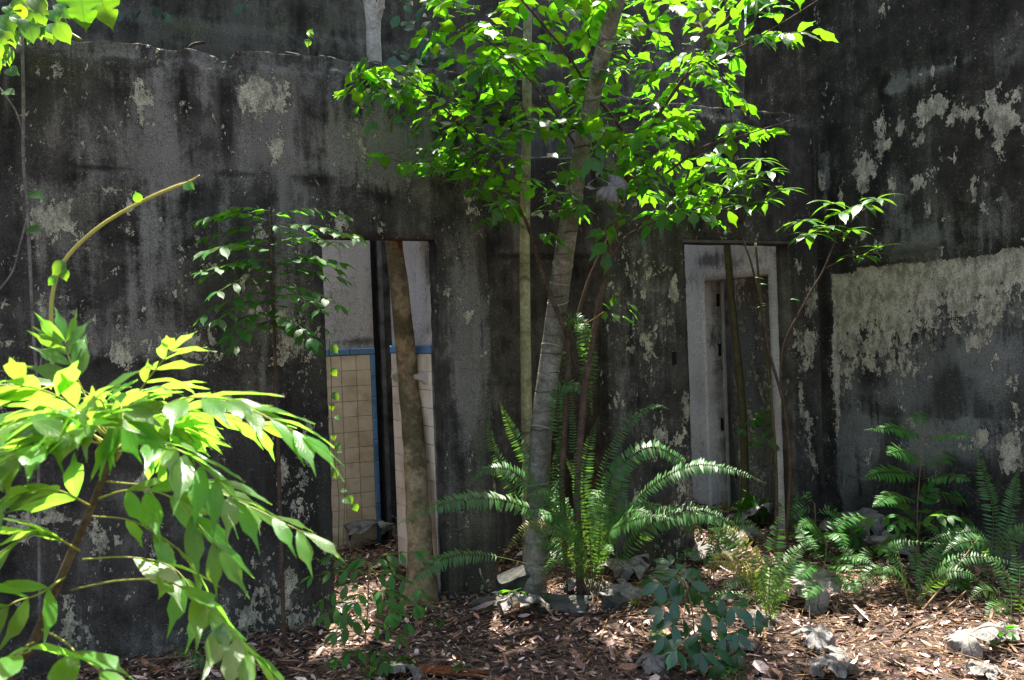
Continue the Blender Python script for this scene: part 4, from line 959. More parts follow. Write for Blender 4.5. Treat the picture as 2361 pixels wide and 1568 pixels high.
# big variegated split leaves on the wall top
def split_leaf(L, W, mat, seed):
    rs = random.Random(seed); V, F, UV = [], [], []; n = 26
    for i in range(n + 1):
        t_ = i / n; w_ = W * .5 * max(.05, math.sin(math.pi * min(1, t_ ** .62)) ** .75)
        for k in range(9):
            xx = -1 + k / 4; cut = 1.0
            cut = 1 - .45 * abs(xx) * max(0, math.sin(i * .78 + (1 if xx > 0 else 0))) ** 6 * (i > 4)
            V.append((xx * w_ * cut, L * t_ + .12 * L * abs(xx) * (.5 - t_), abs(xx) * w_ * .22 - L * .22 * t_ * t_ + .01 * L * math.sin(i * 1.7) * abs(xx))); UV.append((.5 + xx * .5, t_))
    for i in range(n):
        for k in range(8): F.append((i * 9 + k, i * 9 + k + 1, (i + 1) * 9 + k + 1, (i + 1) * 9 + k))
    me = mesh_from('leaf', V, F, mat); uvl = me.uv_layers.new(name='UVMap')
    for lp in me.loops: uvl.data[lp.index].uv = UV[lp.vertex_index]
    return me
cb = P(185, 95, dv(180, 90) + .2)
CP = Plant('climbing_plant', 'climber with huge yellow-green split leaves on top of the left wall', 'climber', cb)
CP.tube('stem', [cb, P(150, 60, dv(150, 60) + .2), P(130, -60, dv(150, 0) + .15), P(120, -200, dv(150, 0) + .1)], [.014, .013, .012, .010], M['stem_green'], 8, 20)
sp = [split_leaf(.36, .30, M['leaf_varieg'], 1), split_leaf(.30, .22, M['leaf_lance'], 2)]
CP.leaf(P(180, -70, dv(180, 0) + .05), Vector((.10, -.15, -1)), Vector((.15, -1, .25)), .80, sp[0])
CP.leaf(P(205, -60, dv(205, 0) + .12), Vector((.40, .1, -1)), Vector((.3, -1, .4)), .9, sp[1])
CP.leaf(P(120, -80, dv(120, 0) + .1), Vector((-.5, -.3, -1)), Vector((.1, -1, .4)), .9, sp[1])
CP.finish(M['leaf_varieg'])
# leafy vine hanging on the back wall top centre
W3d = lambda u, v: W3.depth(u, v) - .12
hv = []
for k in range(34):
    u = random.uniform(905, 1010); v = random.uniform(-20, 140); hv.append((u, v, W3d(u, v) - random.uniform(0, .4), random.uniform(-.7, .7), -.3, random.uniform(-1, 0), random.uniform(.9, 1.6)))
VD = variants(4, 0.10, 0.06, M['leaf_dark'], fold=.2, droop=.3, tip=.22)
vine('hanging_vine', 'dark leafy vine hanging down the tall back wall', [[(960, -80, W3d(960, 0)), (950, 30, W3d(950, 30)), (930, 100, W3d(930, 100)), (960, 150, W3d(960, 150))], [(940, -80, W3d(940, 0)), (985, 60, W3d(985, 60)), (1010, 160, W3d(1000, 150))]], hv, VD, M['leaf_dark'], M['bark_brown'], 1.0, .005)
hv = [(u + random.uniform(-10, 10), v + random.uniform(-14, 14), W3d(u, v), random.uniform(-.7, .7), -.3, -.8, .8) for (u, v) in ((380, 20), (395, 30), (560, 5), (556, 15), (330, 20), (290, 30), (370, 10))]
vine('hanging_vine', 'sparse vine with a few leaves high on the back wall', [[(555, -60, W3d(555, 0)), (556, 5, W3d(555, 5)), (560, 18, W3d(556, 18))], [(380, -60, W3d(380, 0)), (372, 20, W3d(372, 20)), (395, 60, W3d(395, 60))], [(330, -60, W3d(340, 0)), (345, 20, W3d(340, 20)), (338, 60, W3d(338, 60))]], hv, VD, M['leaf_dark'], M['bark_brown'], 1.0, .003)
# seedling on the wall top
sb = P(712, 126, dw(712, 126) + .04)
SD = Plant('wall_seedling', 'tiny two-leaved seedling sprouting from the wall top', 'seedling', sb)
SD.tube('stem', [sb, P(711, 105, dw(712, 105) + .03), P(713, 82, dw(712, 90) + .02)], [.004, .003, .002], M['stem_tan'], 6, 10)
for (u, v, dx, dz) in ((712, 84, .35, .6), (712, 90, -.1, -.6), (713, 74, .2, -.3)): SD.leaf(P(u, v, dw(712, 90) + .015), Vector((dx, -.3, dz)), Vector((.2, -1, .4)), .55, VL2[0])
SD.finish(M['leaf_vine'])
# vine creeping on the left jamb of the bathroom doorway
jv = []
jd = lambda u, v: W1.depth(u, v) - .02
for (u, v) in ((762, 795), (764, 850), (766, 905), (764, 930), (772, 960), (768, 1000), (776, 1020), (778, 1040), (785, 1130), (800, 1140), (766, 1080), (815, 1160), (790, 1150)): jv.append((u, v, jd(u, v) + .03, random.uniform(.1, .9), -.2, random.uniform(-.9, .1), random.uniform(.45, .75)))
vine('jamb_vine', 'thin leafy vine creeping down the left jamb of the left doorway', [[(758, 780, jd(758, 780)), (764, 860, jd(764, 860)), (766, 960, jd(766, 960)), (770, 1060, jd(770, 1060)), (782, 1150, jd(780, 1150)), (780, 1260, jd(780, 1260))], [(766, 960, jd(766, 960)), (776, 1060, jd(776, 1060)), (795, 1120, jd(795, 1120)), (792, 1260, jd(792, 1260))]], jv, VL2, M['leaf_vine'], M['stem_green'], 1.0, .0025)

# ------------------------------------------------------------------ ferns
def leaflet_set(L, W, mat, **kw):
    return [leaf_mesh('leaflet', L, W * random.uniform(.9, 1.1), mat, nseg=4, fold=.15, droop=random.uniform(.05, .35), tip=.12, seed=k, twist=random.uniform(-.3, .3), shape=kw.get('shape', .7)) for k in range(4)]
M['fern_yellow'] = mat_leaf('fern_leaf_yellow', (0.16, 0.15, 0.02), (0.42, 0.42, 0.03), 0.45, 0.4, 0.4, 0.3, .6, (.3, .14, .02))
FE = leaflet_set(1.0, .20, M['leaf_fern']); FEY = leaflet_set(1.0, .20, M['fern_yellow'])
def frond(pl, pts, ll, sp=.0165, start=.16, up=None, ms=FE, ang=78, r=.0022, jit=.18, mat='stem_green', endtaper=.5):
    pth = catmull(pts, 26); n = len(pth)
    V, F = [], []; tube_geo([p - pl.o for p in pth], [r * (1 - .75 * i / n) for i in range(n)], 5, V, F)
    fo = link('frond', mesh_from('frond', V, F, M[mat]), pl.root)
    L = sum((pth[i + 1] - pth[i]).length for i in range(n - 1)); cnt = max(8, int(L * (1 - start) / sp)); items = []
    up = up or Vector((random.uniform(-.2, .2), random.uniform(-1.1, -.5), 1)); ll *= 1.15
    for i in range(cnt):
        f = start + (1 - start) * (i + .5) / cnt; x = f * (n - 1); k = min(int(x), n - 2)
        p = pth[k].lerp(pth[k + 1], x - k); T = (pth[k + 1] - pth[k]).normalized()
        sd = T.cross(up); sd = sd.normalized() if sd.length > .05 else T.orthogonal().normalized(); nu = sd.cross(T)
        g = (f - start) / (1 - start); sc = ll * min(1, .45 + g * 2.5) * min(1, (1 - g) * 1.0 / endtaper * .5 + .5 if g < 1 - endtaper * .0 else 1) * (1 if g < .5 else max(.15, 1 - ((g - .5) / .5) ** 1.6 * .88))
        for sg in (-1, 1):
            if random.random() < .06: continue
            a = R_(ang + random.uniform(-8, 8))
            d = T * math.cos(a) + sd * sg * math.sin(a) + nu * random.uniform(-.28, .08)
            m = (frame(d, nu + rv(jit)).to_4x4() @ Matrix.Diagonal((sc, sc, sc, 1))); m.translation = p; items.append((m, random.choice(ms)))
    lo = join_leaves('leaflets', items, fo, pl.o, ms[0].materials[0]); return fo
def fern(label, bu, bv, fronds, ll=.055, group='ferns on the litter', name='fern', zoff=0.0):
    b = gbase(bu, bv); b.z += .03 + zoff
    pl = Plant(name, label, 'fern', b, group); d0 = proj(b)[2]
    for fq in fronds:
        kw = fq[1] if isinstance(fq[1], dict) else {}; pp = fq[0] if kw or isinstance(fq[0], list) else fq
        pts = [b + Vector((random.uniform(-.03, .03), random.uniform(-.03, .03), 0))] + [P(u, v, d0 + dz) for (u, v, dz) in pp]
        k2 = dict(ll=ll); k2.update(kw); frond(pl, pts, **k2)
    return pl, b, d0
F1, f1b, f1d = fern('largest fern with long arching fronds at the foot of the ringed trunk', 1365, 1385, [
    ([(1300, 1230, -.10), (1190, 1160, -.22), (1080, 1150, -.34), (985, 1175, -.42), (892, 1222, -.5)], dict(ll=.062, start=.22)),
    ([(1320, 1250, .05), (1250, 1150, .04), (1180, 1085, .0), (1110, 1085, -.05), (1072, 1135, -.08)], dict(ll=.055)),
    ([(1240, 1310, -.15), (1120, 1280, -.25), (1030, 1285, -.32), (975, 1320, -.36), (935, 1360, -.38)], dict(ll=.06, start=.35)),
    ([(1370, 1200, .05), (1400, 1060, .08), (1455, 970, .1), (1510, 935, .12), (1545, 945, .12)], dict(ll=.036, sp=.017)),
    ([(1385, 1180, -.05), (1430, 1075, -.05), (1500, 1030, -.05), (1570, 1060, -.05), (1625, 1110, -.05)], dict(ll=.066)),
    ([(1420, 1230, -.12), (1490, 1130, -.2), (1590, 1075, -.28), (1680, 1080, -.34), (1768, 1115, -.4)], dict(ll=.058, start=.3)),
    ([(1430, 1290, -.15), (1500, 1205, -.26), (1590, 1180, -.36), (1660, 1195, -.42), (1735, 1235, -.46)], dict(ll=.07)),
    ([(1390, 1250, -.2), (1430, 1210, -.3), (1500, 1190, -.4), (1560, 1200, -.45)], dict(ll=.065)),
    ([(1320, 1230, .12), (1240, 1090, .16), (1180, 990, .16), (1152, 925, .14)], dict(ll=.056)),
    ([(1300, 1280, .1), (1220, 1180, .14), (1165, 1090, .14), (1130, 1010, .12), (1128, 950, .1)], dict(ll=.05)),
    ([(1350, 1230, -.05), (1330, 1130, -.06), (1322, 1010, -.06), (1318, 900, -.06), (1312, 800, -.05)], dict(ll=.026, sp=.016)),
    ([(1360, 1240, -.02), (1345, 1120, 0), (1360, 1020, .02), (1380, 960, .0)], dict(ll=.05)),
    ([(1340, 1260, .08), (1330, 1120, .1), (1290, 1010, .1), (1290, 900, .08), (1330, 890, .0), (1362, 935, -.05)], dict(ll=.058, start=.45)),
    ([(1390, 1280, .1), (1420, 1180, .16), (1440, 1100, .2), (1480, 1050, .2)], dict(ll=.05)),
    ([(1330, 1270, -.1), (1300, 1170, -.15), (1260, 1130, -.25), (1200, 1150, -.3)], dict(ll=.06)),
    ([(1345, 1280, .02), (1310, 1200, .04), (1290, 1120, .05), (1300, 1060, .05)], dict(ll=.05)),
    ([(1380, 1290, -.1), (1385, 1210, -.1), (1400, 1150, -.12), (1430, 1110, -.2)], dict(ll=.05)),
    ([(1370, 1290, .12), (1370, 1200, .16), (1330, 1100, .18), (1300, 1050, .18)], dict(ll=.05)),
    ([(1350, 1310, -.18), (1320, 1240, -.3), (1270, 1220, -.4), (1220, 1260, -.46)], dict(ll=.055))], .055)
for k in range(16):
    a = random.uniform(0, 6.28); L_ = random.uniform(.28, .55); c_, s_ = math.cos(a), math.sin(a) * .8; H_ = random.uniform(.25, .6)
    frond(F1, [f1b + Vector((c_ * .02, s_ * .02, 0)), f1b + Vector((c_ * L_ * .35, s_ * L_ * .35, H_ * .75)), f1b + Vector((c_ * L_ * .8, s_ * L_ * .8, H_)), f1b + Vector((c_ * L_ * 1.25, s_ * L_ * 1.25, H_ * random.uniform(.5, .95)))], random.uniform(.04, .058), ms=FEY if k % 8 == 0 else FE)
# brown dry stalks at the crown of the big fern
V, F = [], []
for k in range(34):
    a = random.uniform(0, 6.28); e = Vector((math.cos(a) * random.uniform(.05, .28), math.sin(a) * random.uniform(.03, .2), random.uniform(.02, .32)))
    s0 = Vector((math.cos(a), math.sin(a), 0)) * .03
    tube_geo(catmull([s0, s0.lerp(e, .5) + Vector((0, 0, .07)), e], 6), [.0022, .002, .002, .0018, .0016, .0014, .001], 4, V, F)
o = link('dry_stalks', mesh_from('dry_stalks', V, F, M['bark_brown']), F1.root); o['kind'] = 'stuff'
fern('upright yellow-green fern, sunlit, right of the glossy dark sapling', 1772, 1445, [
    ([(1775, 1330, 0), (1790, 1240, .02), (1808, 1155, .03)], dict(ll=.052)), ([(1745, 1340, -.05), (1700, 1300, -.1), (1655, 1290, -.12), (1625, 1340, -.15)], dict(ll=.06, ms=FEY)),
    ([(1755, 1330, .05), (1725, 1260, .1), (1680, 1220, .14), (1640, 1240, .16)], dict(ll=.05, ms=FEY)), ([(1790, 1350, .04), (1830, 1280, .08), (1868, 1245, .1)], dict(ll=.05)),
    ([(1768, 1380, -.08), (1750, 1310, -.14), (1742, 1250, -.18)], dict(ll=.05)), ([(1790, 1380, -.06), (1812, 1320, -.1), (1830, 1270, -.14)], dict(ll=.05)),
    ([(1765, 1390, -.1), (1720, 1340, -.2), (1680, 1345, -.26), (1650, 1390, -.3)], dict(ll=.05)), ([(1775, 1390, .1), (1790, 1320, .2), (1850, 1260, .26), (1900, 1240, .28)], dict(ll=.045)),
    ([(1760, 1370, .12), (1700, 1260, .2), (1640, 1200, .22), (1560, 1180, .22)], dict(ll=.06)), ([(1780, 1400, -.12), (1800, 1360, -.2), (1830, 1340, -.24)], dict(ll=.04)),
    ([(1745, 1390, -.02), (1705, 1370, -.04), (1640, 1370, -.06), (1560, 1360, -.06), (1530, 1350, -.06)], dict(ll=.022, sp=.016))], .05)
fern('low fern with spreading fronds at the far right, sunlit litter in front', 2110, 1400, [
    ([(2060, 1330, -.04), (2020, 1310, -.08), (1985, 1340, -.12), (1962, 1405, -.15)], dict(ll=.038)), ([(2080, 1310, .02), (2050, 1270, .04), (2090, 1250, .0), (2180, 1255, -.1)], dict(ll=.04)),
    ([(2150, 1330, -.05), (2200, 1290, -.1), (2280, 1285, -.16), (2370, 1310, -.2)], dict(ll=.045)), ([(2130, 1320, .08), (2170, 1260, .12), (2230, 1245, .14)], dict(ll=.045)),
    ([(2090, 1340, -.1), (2060, 1310, -.16), (2030, 1320, -.2)], dict(ll=.045)), ([(2120, 1330, .1), (2110, 1280, .14), (2100, 1240, .16)], dict(ll=.04)),
    ([(2140, 1360, -.14), (2180, 1320, -.22), (2230, 1320, -.28), (2270, 1350, -.3)], dict(ll=.045)), ([(2160, 1340, .12), (2260, 1290, .2), (2330, 1250, .2)], dict(ll=.045))], .045)
fern('dark fern in the deep shade beside the right wall foot', 2290, 1385, [
    ([(2260, 1240, 0), (2200, 1230, .05), (2130, 1250, .05)], dict(ll=.05)), ([(2290, 1200, .1), (2270, 1100, .15), (2255, 1030, .15)], dict(ll=.05)),
    ([(2320, 1220, .0), (2340, 1130, .05), (2350, 1080, .05)], dict(ll=.045)), ([(2280, 1260, -.1), (2220, 1250, -.15), (2170, 1280, -.2)], dict(ll=.05)), ([(2320, 1260, -.1), (2360, 1220, -.15), (2400, 1230, -.2)], dict(ll=.05)), ([(2250, 1280, .1), (2180, 1240, .2), (2120, 1200, .25)], dict(ll=.045))], .05)
fern('small drooping fern in the shade under the left foreground shrub', 480, 1545, [
    ([(460, 1510, 0), (420, 1500, -.05), (385, 1520, -.1)], dict(ll=.04)), ([(490, 1500, 0), (520, 1480, -.02), (560, 1500, -.05)], dict(ll=.04)), ([(470, 1520, -.05), (440, 1530, -.1), (410, 1565, -.15)], dict(ll=.04)),
    ([(500, 1520, -.03), (540, 1520, -.1), (570, 1560, -.15)], dict(ll=.04)), ([(480, 1490, .05), (475, 1460, .08), (460, 1440, .08)], dict(ll=.035))], .04)
fern('short yellowing fern between the slabs and the glossy sapling', 1500, 1400, [([(1490, 1370, 0), (1475, 1350, 0), (1490, 1330, 0)], dict(ll=.035, ms=FEY)), ([(1520, 1360, 0), (1540, 1330, 0), (1570, 1320, 0)], dict(ll=.035)), ([(1480, 1390, -.1), (1460, 1380, -.15), (1450, 1400, -.2)], dict(ll=.035, ms=FEY))], .035)
fern('pale fern spilling over the threshold left of the upright yellow-green fern', 1640, 1335, [([(1640, 1270, 0), (1600, 1215, -.05), (1560, 1200, -.1), (1530, 1235, -.14)], dict(ll=.05)), ([(1650, 1260, .05), (1690, 1210, .05), (1740, 1215, 0), (1770, 1260, -.05)], dict(ll=.05)), ([(1645, 1280, -.08), (1680, 1250, -.15), (1720, 1270, -.2)], dict(ll=.045)), ([(1630, 1290, -.1), (1590, 1270, -.18), (1560, 1300, -.24)], dict(ll=.05)), ([(1645, 1270, .1), (1650, 1200, .16), (1670, 1150, .2)], dict(ll=.045))], .05)
fern('small bright fern between the feathery plants at right', 1985, 1375, [([(1960, 1330, 0), (1930, 1320, -.05), (1910, 1345, -.1)], dict(ll=.04)), ([(1990, 1310, .05), (2000, 1270, .1), (2030, 1255, .12)], dict(ll=.04)), ([(2010, 1340, -.06), (2040, 1325, -.12), (2060, 1350, -.16)], dict(ll=.04)), ([(1975, 1310, .08), (1955, 1270, .14), (1930, 1265, .16)], dict(ll=.04)), ([(1990, 1350, -.1), (1995, 1330, -.18), (2020, 1360, -.24)], dict(ll=.035))], .04)
fern('fern at the right edge, fronds leaving the picture', 2345, 1440, [([(2310, 1380, 0), (2270, 1360, -.05), (2230, 1385, -.1)], dict(ll=.045)), ([(2350, 1370, 0), (2350, 1300, .05), (2330, 1250, .08)], dict(ll=.045)), ([(2370, 1390, -.05), (2400, 1370, -.1), (2430, 1390, -.15)], dict(ll=.045)), ([(2320, 1400, -.1), (2290, 1400, -.2), (2270, 1430, -.25)], dict(ll=.04)), ([(2330, 1360, .1), (2300, 1300, .15), (2260, 1280, .2)], dict(ll=.045))], .045)
# fern hanging from the fork of the left leafy tree
hb = P(1318, 770, dA - .03)
HF = Plant('hanging_fern', 'fern hanging from the mossy fork of the left leafy tree', 'fern', hb, 'ferns on the litter')
for (pts, ll) in (([(1330, 745, -.05), (1345, 760, -.08), (1356, 850, -.08), (1352, 930, -.08), (1340, 1010, -.08)], .05), ([(1340, 760, .02), (1362, 800, .03), (1368, 880, .03), (1362, 950, .03)], .045), ([(1310, 745, -.05), (1322, 730, -.1), (1345, 740, -.14), (1360, 790, -.14)], .035), ([(1335, 750, -.1), (1348, 770, -.14), (1346, 830, -.14), (1338, 880, -.14)], .045)):
    frond(HF, [hb] + [P(u, v, dA + z) for (u, v, z) in pts], ll, up=Vector((.3, -1, .3)), start=.12)
# wispy climbing stem of small leaves right of the ringed trunk
WV = Plant('climbing_vine', 'backlit string of tiny leaves climbing right of the ringed trunk', 'vine', gbase(1300, 1350))
for (pts) in ([(1300, 1290), (1288, 1180), (1292, 1060), (1300, 930), (1306, 800)], [(1310, 1290), (1285, 1200), (1278, 1090), (1290, 1010)]):
    pth = WV.twig([P(u, v, dA + .03) for u, v in pts], .002, .001, 40)
    for k in range(4, 40):
        for sg in (-1, 1): WV.leaf(pth[k], Vector((sg, random.uniform(-.3, .3), random.uniform(-.3, .2))), Vector((0, -.5, 1)) + rv(.4), random.uniform(.2, .34), random.choice(VL2))
WV.finish(M['leaf_vine'], M['stem_green'])

# ------------------------------------------------------------------ feathery legume plants
LG = leaflet_set(1.0, .26, M['leaf_legume'], shape=.9)
def legume(label, bu, bv, top, fronds, ll=.05):
    b = gbase(bu, bv); d0 = proj(b)[2]; pl = Plant('feathery_plant', label, 'plant', b, 'feathery plants by the right wall')
    st = [b] + [P(u, v, d0) for (u, v) in top]; pl.tube('stem', st, [.005] + [.003] * (len(st) - 1), M['stem_tan'], 6, 20)
    for (s, pts, l2) in fronds:
        frond(pl, [P(s[0], s[1], d0)] + [P(u, v, d0 + z) for (u, v, z) in pts], l2, sp=.016, start=.1, ms=LG, ang=72, r=.0016, jit=.12)
legume('tall feathery-leaved plant with tiered fronds before the right wall', 2125, 1330, [(2115, 1200), (2122, 1080), (2132, 980)], [
    ((2132, 1008), [(2090, 992, -.1), (2050, 986, -.2), (1990, 992, -.3)], .062), ((2132, 1010), [(2170, 1004, -.1), (2210, 1002, -.2), (2252, 1006, -.25)], .062),
    ((2126, 1060), [(2100, 1045, -.2), (2070, 1040, -.35), (2045, 1050, -.45)], .07), ((2124, 1100), [(2080, 1090, -.1), (2030, 1090, -.2), (1982, 1108, -.3)], .062),
    ((2124, 1105), [(2170, 1098, -.1), (2210, 1098, -.2), (2240, 1110, -.25)], .062), ((2120, 1130), [(2180, 1140, .2), (2230, 1150, .3), (2260, 1165, .3)], .06), ((2130, 990), [(2120, 965, .15), (2125, 950, .3), (2128, 945, .4)], .06),
    ((2120, 1160), [(2070, 1140, -.25), (2040, 1150, -.4), (2010, 1170, -.5)], .06), ((2122, 1080), [(2160, 1060, .2), (2200, 1050, .35), (2230, 1060, .4)], .06)])
legume('bright feathery-leaved plant between the two sunlit ferns', 1905, 1385, [(1900, 1330), (1905, 1260), (1900, 1230)], [
    ((1902, 1255), [(1880, 1215, -.05), (1860, 1205, -.1), (1838, 1222, -.16)], .05), ((1902, 1250), [(1920, 1230, -.1), (1940, 1240, -.18), (1945, 1290, -.24)], .055), ((1902, 1290), [(1940, 1285, -.1), (1980, 1285, -.2), (2015, 1300, -.26)], .05),
    ((1902, 1310), [(1870, 1300, -.15), (1850, 1320, -.25), (1830, 1335, -.3)], .05), ((1902, 1330), [(1940, 1330, -.2), (1965, 1350, -.28), (1985, 1370, -.32)], .05), ((1902, 1340), [(1880, 1345, -.2), (1865, 1365, -.3), (1860, 1385, -.35)], .045), ((1902, 1270), [(1930, 1210, .2), (1980, 1190, .3), (2020, 1210, .34)], .05), ((1902, 1300), [(1870, 1260, .2), (1850, 1230, .3), (1830, 1215, .34)], .05),
    ((1902, 1330), [(1925, 1305, -.15), (1950, 1305, -.25), (1975, 1325, -.3)], .05)])
legume('dim feathery-leaved plant at the foot of the corner', 1880, 1290, [(1880, 1200), (1878, 1160)], [((1880, 1180), [(1850, 1170, 0), (1830, 1185, 0), (1820, 1200, 0)], .05), ((1880, 1185), [(1910, 1175, 0), (1935, 1190, 0), (1950, 1210, 0)], .05), ((1880, 1165), [(1860, 1140, .05), (1840, 1150, .1), (1825, 1165, .1)], .045), ((1880, 1200), [(1930, 1200, -.1), (1970, 1205, -.15), (2000, 1215, -.2)], .045)])

# ------------------------------------------------------------------ broad-leaved saplings on the litter
DK = variants(5, .125, .056, M['leaf_dark'], fold=.2, droop=.25, tip=.2)
GS = variants(5, .088, .034, M['leaf_sapling'], fold=.2, droop=.25, tip=.25)
LN = variants(5, .13, .036, M['leaf_lance'], fold=.25, droop=.3, tip=.2, shape=.95)
def bush(name, label, bu, bv, top, sprays, ms, mat, size, n, stemr=.006, cat='sapling', base=None, group=None, ang=50, droop=.3, opp=True, stemmat='stem_tan', up=None):
    b = base or gbase(bu, bv); d0 = proj(b)[2]; pl = Plant(name, label, cat, b, group)
    st = [b] + [P(u, v, d0 + (z[0] if z else 0)) for (u, v, *z) in top]
    pl.tube('stem', st, [stemr] + [stemr * .6] * (len(st) - 1), M[stemmat], 7, 6 * len(st))
    for (s, m, e) in sprays:
        pinnate(pl, [P(s[0], s[1], d0 + (s[2] if len(s) > 2 else 0)), P(m[0], m[1], d0 + m[2]), P(e[0], e[1], d0 + e[2])], ms, size * random.uniform(.9, 1.1), n, .0018, .28, ang, droop=droop, jit=.25, opp=opp, up=up or Vector((0, -.35, 1)))
    pl.finish(mat, M['stem_green']); return pl
bush('glossy_sapling', 'glossy dark blue-green sapling low on the litter at centre right', 1600, 1520, [(1600, 1450), (1590, 1380), (1575, 1335)], [
    ((1575, 1340), (1560, 1330, -.05), (1520, 1345, -.1)), ((1578, 1345), (1570, 1320, .05), (1545, 1300, .08)), ((1580, 1350), (1600, 1340, .0), (1620, 1370, 0)), ((1590, 1390), (1560, 1380, -.1), (1530, 1410, -.16)),
    ((1592, 1400), (1650, 1380, -.05), (1690, 1400, -.1)), ((1595, 1410), (1650, 1420, -.1), (1700, 1460, -.16)), ((1598, 1430), (1560, 1430, -.16), (1530, 1470, -.24)), ((1600, 1440), (1610, 1450, -.2), (1620, 1510, -.3)),
    ((1600, 1440), (1660, 1460, -.16), (1700, 1510, -.2)), ((1600, 1450), (1580, 1470, -.2), (1560, 1500, -.28)), ((1600, 1460), (1640, 1490, -.2), (1660, 1530, -.24)), ((1590, 1390), (1630, 1400, .1), (1670, 1400, .2)), ((1595, 1420), (1700, 1400, .05), (1745, 1420, .05))], DK, M['leaf_dark'], 1.0, 3, ang=58, up=Vector((0, -.8, 1)))
bush('young_plant', 'light green many-leaved sapling in front of the left doorway', 845, 1560, [(842, 1480), (848, 1400), (850, 1330), (852, 1300)], [
    ((852, 1300), (830, 1290, 0), (760, 1285, 0)), ((852, 1300), (890, 1280, 0), (960, 1272, 0)), ((850, 1320), (800, 1315, -.05), (715, 1330, -.1)), ((850, 1330), (900, 1325, -.05), (965, 1360, -.1)), ((850, 1350), (800, 1350, -.1), (740, 1385, -.15)),
    ((850, 1360), (900, 1370, -.1), (960, 1400, -.16)), ((848, 1390), (800, 1390, -.15), (750, 1420, -.2)), ((846, 1400), (900, 1400, -.15), (940, 1440, -.2)), ((846, 1420), (820, 1430, -.2), (770, 1460, -.26)), ((845, 1430), (870, 1440, -.2), (920, 1470, -.26)), ((845, 1490), (830, 1500, -.2), (775, 1520, -.26)), ((845, 1490), (870, 1500, -.2), (885, 1530, -.26)),
    ((850, 1340), (860, 1300, .15), (900, 1300, .2)), ((850, 1340), (820, 1310, .15), (790, 1310, .2)), ((848, 1380), (880, 1360, -.2), (900, 1420, -.3)), ((848, 1380), (830, 1370, -.2), (800, 1420, -.3))], GS, M['leaf_sapling'], 1.0, 4, stemr=.005)
bush('shady_shrub', 'bushy shrub with pale glossy leaves below the tall feathery plant', 2120, 1330, [(2115, 1260), (2120, 1210)], [
    ((2120, 1220), (2080, 1190, -.1), (2005, 1195, -.2)), ((2120, 1215), (2100, 1170, 0), (2060, 1140, 0)), ((2120, 1215), (2160, 1180, -.1), (2220, 1195, -.2)), ((2120, 1230), (2170, 1210, -.15), (2230, 1235, -.25)), ((2118, 1240), (2080, 1230, -.2), (2040, 1260, -.3)), ((2118, 1240), (2150, 1240, -.25), (2180, 1270, -.35)), ((2118, 1210), (2130, 1160, .1), (2140, 1130, .1)), ((2118, 1230), (2090, 1200, -.25), (2060, 1210, -.4)), ((2118, 1230), (2140, 1190, -.3), (2190, 1190, -.4)), ((2118, 1260), (2160, 1280, -.2), (2200, 1310, -.3))], GS, M['leaf_sapling'], 1.15, 4, cat='shrub')
# thin forked shrub in front of the right doorway
bq = gbase(1806, 1292); dq = proj(bq)[2]
FK = Plant('forked_shrub', 'thin forked shrub with whorled narrow leaves before the right doorway', 'shrub', bq)
q1 = FK.tube('stem', [bq, P(1822, 1100, dq), P(1812, 960, dq), P(1796, 890, dq), P(1770, 800, dq), P(1752, 690, dq), P(1730, 600, dq - .02), P(1712, 550, dq - .05), P(1690, 460, dq - .1)], [.014, .012, .011, .010, .009, .008, .007, .005, .003], M['bark_brown'], 8, 50, .1)
FK.tube('stem', [gbase(1788, 1285), P(1790, 1100, dq + .02), P(1780, 950, dq + .03), P(1766, 800, dq + .03), P(1755, 700, dq + .03), P(1742, 560, dq + .05)], [.011, .010, .010, .009, .009, .007], M['bark_olive'], 8, 36, .1)
FK.tube('branch', [P(1800, 900, dq), P(1806, 800, dq - .02), P(1860, 690, dq - .08), P(1900, 620, dq - .12), P(1930, 540, dq - .16), P(1940, 500, dq - .18)], [.009, .008, .007, .006, .005, .003], M['bark_brown'], 8, 30, .1)
FK.tube('branch', [P(1712, 550, dq - .05), P(1660, 510, dq - .1), P(1600, 480, dq - .14)], [.004, .003, .002], M['bark_brown'], 6, 12)
FK.tube('branch', [P(1900, 620, dq - .12), P(1960, 590, dq - .16), P(2020, 570, dq - .2)], [.004, .003, .002], M['bark_brown'], 6, 12)
def whorl(u, v, dz, k, size, lean=(0, 0)):
    p = P(u, v, dq + dz); a0 = random.uniform(0, 6.28)
    for i in range(k):
        a = a0 + 6.28 * i / k + random.uniform(-.2, .2); d = Vector((math.cos(a), math.sin(a), random.uniform(-.25, .45))); FK.leaf(p, d, Vector((-d.x * .2, -d.y * .2 - .15, 1)), size * random.uniform(.75, 1.15), random.choice(LN))
for (u, v, dz) in ((1690, 455, -.1), (1730, 420, -.15), (1775, 395, -.2), (1800, 440, -.25), (1760, 460, -.1), (1640, 470, -.12), (1600, 478, -.14), (1580, 450, -.14), (1655, 430, -.05), (1700, 400, 0), (1750, 370, -.1), (1715, 475, -.2)):
    FK.twig([P(1705, 520, dq - .06), P((u + 1705) / 2, (v + 505) / 2, dq + dz * .7), P(u, v, dq + dz)], .0028, .0015, 8); whorl(u, v, dz, 8, 1.3)
for (u, v, dz) in ((1940, 490, -.18), (1905, 525, -.25), (1870, 540, -.3), (1990, 470, -.22), (2020, 460, -.3), (1960, 530, -.1), (1850, 510, -.2), (1920, 470, -.05), (2025, 572, -.2), (1990, 590, -.16)):
    FK.twig([P(1932, 545, dq - .16), P((u + 1932) / 2, (v + 535) / 2, dq + dz), P(u, v, dq + dz)], .0028, .0015, 8); whorl(u, v, dz, 7, 1.3)
